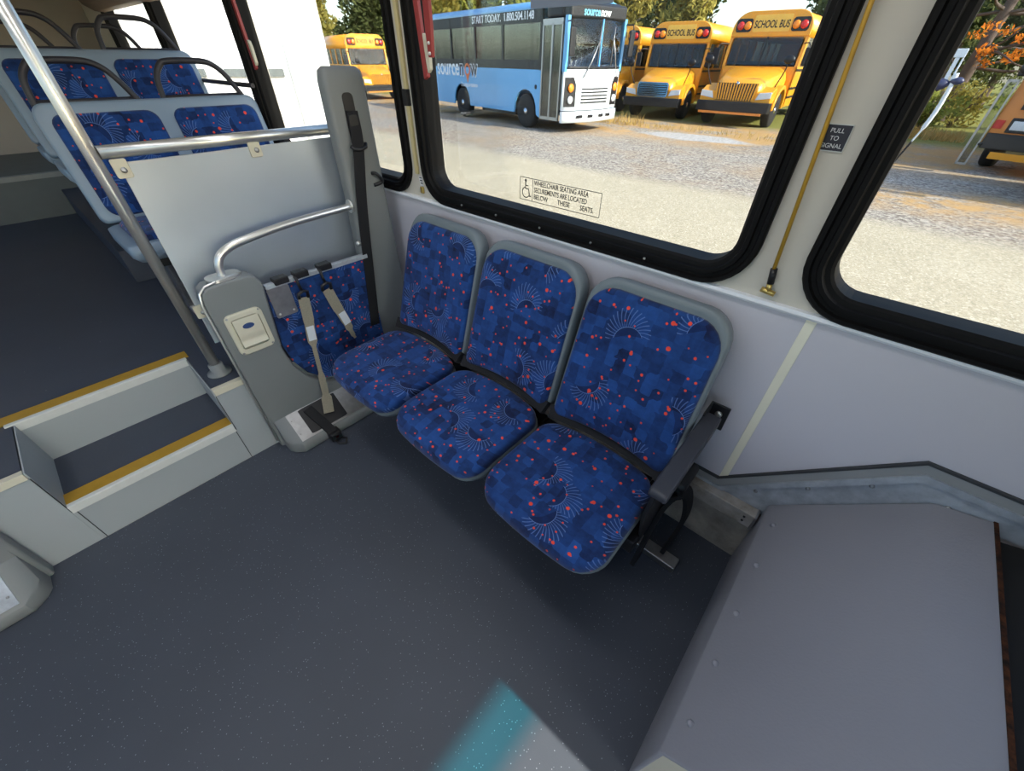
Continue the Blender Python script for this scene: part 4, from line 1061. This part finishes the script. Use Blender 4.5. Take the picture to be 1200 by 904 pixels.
for s0,s1 in ((.14,1.11),(1.40,1.85)):
    a = Vector(C0)+dA*s0; b = Vector(C0)+dA*s1; n = Vector((.93,-.37))
    m = MB().prism([(a.x,a.y),(b.x,b.y),(b.x+n.x*.05,b.y+n.y*.05),(a.x+n.x*.05,a.y+n.y*.05)], lambda u,v,t:(u,v,t), 1.10,1.215)
    add('vent_strip', inv(bg,m), plain('grey_vent', srgb(112,118,118), .5), bg)

# ------------------------------------------------------------------ trees, bushes, grass
def leaf_mat(name, a, b, tr=.35):
    t = NT(name); oi = t.n('ShaderNodeObjectInfo'); g = t.n('ShaderNodeNewGeometry')
    f = t.noise(1.6, 2, t.coord())
    f2 = t.math('ADD', t.math('MULTIPLY', g.outputs['Random Per Island'], .6), t.math('MULTIPLY', f, .5), clamp=True)
    c = t.mix(f2, a, b)
    d = t.n('ShaderNodeBsdfDiffuse'); t.l(c, d.inputs[0]); tl = t.n('ShaderNodeBsdfTranslucent'); t.l(c, tl.inputs[0])
    mx = t.n('ShaderNodeMixShader'); mx.inputs[0].default_value = tr; t.l(d.outputs[0], mx.inputs[1]); t.l(tl.outputs[0], mx.inputs[2]); t.l(mx.outputs[0], t.out.inputs[0])
    return t.m
BARK = plain('bark', srgb(92,78,70), .9, var=.3, bumpscale=8)
LF = [leaf_mat('leaf_green', srgb(70,84,40), srgb(170,172,84)), leaf_mat('leaf_olive', srgb(92,96,50), srgb(206,190,104)), leaf_mat('leaf_dark', srgb(48,58,40), srgb(112,118,72))]
LFO = leaf_mat('leaf_orange', srgb(190,96,30), srgb(246,160,60))
def leaves(m, c, rad, n, size, rr):
    for _ in range(n):
        while True:
            p = Vector((rr.uniform(-1,1),rr.uniform(-1,1),rr.uniform(-1,1)))
            if .25 < p.length < 1: break
        p = Vector((c[0]+p.x*rad[0], c[1]+p.y*rad[1], c[2]+p.z*rad[2]))
        a = Vector((rr.gauss(0,1),rr.gauss(0,1),rr.gauss(0,1))).normalized(); b = a.orthogonal().normalized(); s_ = size*rr.uniform(.6,1.3)
        m.add([p-a*s_, p-b*s_*.5, p+a*s_, p+b*s_*.5], [(0,1,2,3)])
def tree(seed, h, w, mat, size=.25, n=420, bare=0):
    rr = random.Random(seed)
    r = thing('tree', '', 'tree', (0,0,GZ), 0, 'trees behind the parked buses')
    m = MB(); m.tube(smooth([(0,0,-.1),(rr.uniform(-.1,.1),0,h*.3),(rr.uniform(-.3,.3),rr.uniform(-.3,.3),h*.65),(rr.uniform(-.4,.4),0,h*.95)],4), [.20-.012*k for k in range(13)], 8)
    for k in range(9):
        a = rr.uniform(0,6.28); z = h*rr.uniform(.25,.8); l = w*rr.uniform(.5,.95)
        m.tube([(0,0,z),(cos(a)*l*.5,sin(a)*l*.5,z+l*.25),(cos(a)*l,sin(a)*l,z+l*.6)], [.07,.045,.02], 5)
    add('trunk', m, BARK, r)
    m = MB()
    for k in range(16):
        a = rr.uniform(0,6.28); z = h*(.22+.75*k/16); q = w*sin(pi*min(.95,.25+.72*k/16))*rr.uniform(.25,.7)
        leaves(m, (cos(a)*q,sin(a)*q,z), (w*.45,w*.45,h*.12), n//8, size, rr)
    add('foliage', m, mat, r)
    return r
T = [tree(1,9,2.6,LF[0],n=2600), tree(2,8,3.0,LF[1],n=2600), tree(3,10,2.9,LF[2],n=2400)]
TL = []
kinds = ['dense green tree','yellow olive tree','dark green tree']
spots = [(-64,33,1,1.2,'seen in the narrow window, left of the distant school bus roof'),(-55,40,0,1.3,'rising behind the distant school bus'),(-49,31,2,1.15,'just right of the distant school bus'),
 (-43,39,0,1.25,'at the left end of the blue bus roof'),(-37.5,31,1,1.05,'over the left half of the blue bus roof'),(-33,40,1,1.2,'over the middle of the blue bus roof'),(-27,31,0,.95,'behind the grey window sticker'),
 (-24,41,2,1.1,'above the front of the blue bus'),(-19,32,1,.92,'behind the half hidden school bus'),(-17.5,42,2,1.0,'above the school bus with chrome grille'),(-13.4,31,1,.70,'left of the patch of open sky'),
 (-7.2,37,2,.78,'above the nearest school bus, right of the open sky'),(-2.4,42,0,.9,'behind the cream pillar'),(1.4,34,2,.95,'in the right-hand window behind the bushes'),(7.4,38,0,1.0,'at the top right corner of the right-hand window'),
 (-76,52,2,1.7,'in the back row, farthest left'),(-64,54,0,1.7,'in the back row, left of the blue bus'),(-53,54,1,1.7,'in the back row, over the blue bus roof'),(-43,53,0,1.6,'in the back row, behind the grey window sticker'),(-33,55,2,1.5,'in the back row, over the half hidden school bus'),(-26,54,1,1.25,'in the back row, above the bus with chrome grille'),(-1,54,2,1.5,'in the back row, left in the right-hand window'),(9,56,1,1.5,'in the back row, right in the right-hand window')]
for i,(x,y,k,s_,w_) in enumerate(spots):
    b = T[k]; first = not b.get('label')
    o = b if first else dup(b)
    o.location = (x,y,GZ); o.scale = (s_,s_,s_); o.rotation_euler = (0,0,i*1.3)
    o['label'] = kinds[k] + ' ' + w_
# bare tree with orange leaves at the right
rr = random.Random(5)
ot = thing('autumn_tree', 'dark leaning tree with clusters of orange leaves in the right window', 'tree', (.15,26.5,GZ))
m = MB(); m.tube(smooth([(0,0,-.1),(.05,0,1.4),(.10,0,3.0),(.30,0,5.5),(.5,0,8)],4), [.26-.010*k for k in range(17)], 10)
for k in range(34):
    z = rr.uniform(1.6,6.5); a = rr.uniform(-1.2,1.2) if k%3 else rr.uniform(0,6.28); l = rr.uniform(1.2,3.4)
    m.tube(smooth([(.08,0,z),(cos(a)*l*.5,sin(a)*l*.4,z+rr.uniform(-.2,.5)),(cos(a)*l,sin(a)*l*.6,z+rr.uniform(-.7,.9))],3), [.06,.055,.05,.04,.03,.02,.015], 5)
add('trunk', m, BARK, ot)
m = MB()
for k in range(16): leaves(m, (rr.uniform(-.4,2.2),rr.uniform(-1.4,-.6),rr.uniform(1.75,2.9)), (.30,.3,.14), 34, .075, rr)
add('orange_leaves', m, LFO, ot)
m = MB()
for k in range(30): leaves(m, (rr.uniform(-1.8,3.4),rr.uniform(-.5,1.5),rr.uniform(1.3,4.6)), (.7,.6,.40), 70, .08, rr)
add('dark_leaves', m, LF[2], ot)
def bush(seed, mat):
    rr = random.Random(seed); r = thing('bush', '', 'bush', (0,0,GZ), 0, 'bushes along the far verge')
    m = MB()
    for k in range(9): leaves(m, (rr.uniform(-.8,.8),rr.uniform(-.4,.4),rr.uniform(.3,1.1)), (.5,.45,.38), 110, .085, rr)
    add('foliage', m, mat, r)
    m = MB()
    for k in range(7):
        a = rr.uniform(0,6.28); m.tube([(0,0,-.05),(cos(a)*.35,sin(a)*.2,.55),(cos(a)*.7,sin(a)*.4,1.2)], [.03,.02,.01], 5)
    add('stem', m, BARK, r); return r
B_ = [bush(21,LF[1]), bush(22,LF[0])]
bspots = [(-1.5,22.4,0,1.0,'beside the white post'),(-.25,22.6,1,.95,'at the foot of the autumn tree'),(.55,24.0,0,1.0,'right of the autumn tree trunk'),(2.6,24.6,1,1.0,'behind the nose of the orange bus'),(5.0,25.5,0,1.0,'beyond the orange bus'),(-3.2,25.2,1,1.1,'behind the cream pillar')]
for i,(x,y,k,s_,w_) in enumerate(bspots):
    b = B_[k]; o = b if not b.get('label') else dup(b)
    o.location = (x,y,GZ); o.scale = (s_,)*3; o.rotation_euler = (0,0,i*2.1); o['label'] = ('yellow green bush ' if k == 0 else 'leafy green bush ') + w_
# dry grass on the verge
rr = random.Random(9); m = MB()
def blades(n, x0,x1,y0,y1, h):
    for _ in range(n):
        x,y = rr.uniform(x0,x1), rr.uniform(y0,y1); a = rr.uniform(0,6.28); w_ = .012; hh = h*rr.uniform(.5,1.3); lx,ly = rr.gauss(0,.3)*hh, rr.gauss(0,.3)*hh
        m.add([(x-cos(a)*w_,y-sin(a)*w_,GZ),(x+cos(a)*w_,y+sin(a)*w_,GZ),(x+lx,y+ly,GZ+hh)], [(0,1,2)])
blades(420,-13,-3,15.4,16.5,.16); blades(160,-9.5,-8,15.6,16.6,.32); blades(1400,-3,1.0,19.3,20.6,.30)
tag(add('dry_grass', m, leaf_mat('dry_grass', srgb(150,124,70), srgb(226,196,128), .3)), 'dry yellow grass tufts along the edge of the yard', 'grass', None, 'stuff')

# ------------------------------------------------------------------ light
EL,AZ = radians(30.65), radians(2)
sd_ = Vector((cos(EL)*cos(AZ), cos(EL)*sin(AZ), sin(EL)))
sl_ = bpy.data.lights.new('sun', 'SUN'); sl_.energy = 15.5; sl_.angle = radians(.55); sl_.color = (1,.93,.80)
so = bpy.data.objects.new('sun', sl_); COL.objects.link(so); so.rotation_euler = sd_.to_track_quat('Z','Y').to_euler()
w = bpy.data.worlds.new('sky'); S.world = w; w.use_nodes = True; nt = w.node_tree; nt.nodes.clear()
sk = nt.nodes.new('ShaderNodeTexSky'); sk.sky_type = 'NISHITA'; sk.sun_disc = False; sk.sun_elevation = EL; sk.sun_rotation = radians(88); sk.air_density = 1.0; sk.dust_density = 1.6
bgk = nt.nodes.new('ShaderNodeBackground'); bgk.inputs[1].default_value = .90
wo = nt.nodes.new('ShaderNodeOutputWorld'); nt.links.new(sk.outputs[0], bgk.inputs[0]); nt.links.new(bgk.outputs[0], wo.inputs[0])
S.view_settings.view_transform = 'Standard'; S.view_settings.look = 'None'; S.view_settings.gamma = 1; S.view_settings.use_curve_mapping = False
S.view_settings.exposure = 0.0
cy = S.cycles
cy.max_bounces = 8; cy.diffuse_bounces = 4; cy.glossy_bounces = 3; cy.transparent_max_bounces = 12; cy.transmission_bounces = 4
cy.use_denoising = True; cy.sample_clamp_indirect = 6; cy.caustics_reflective = False; cy.caustics_refractive = False
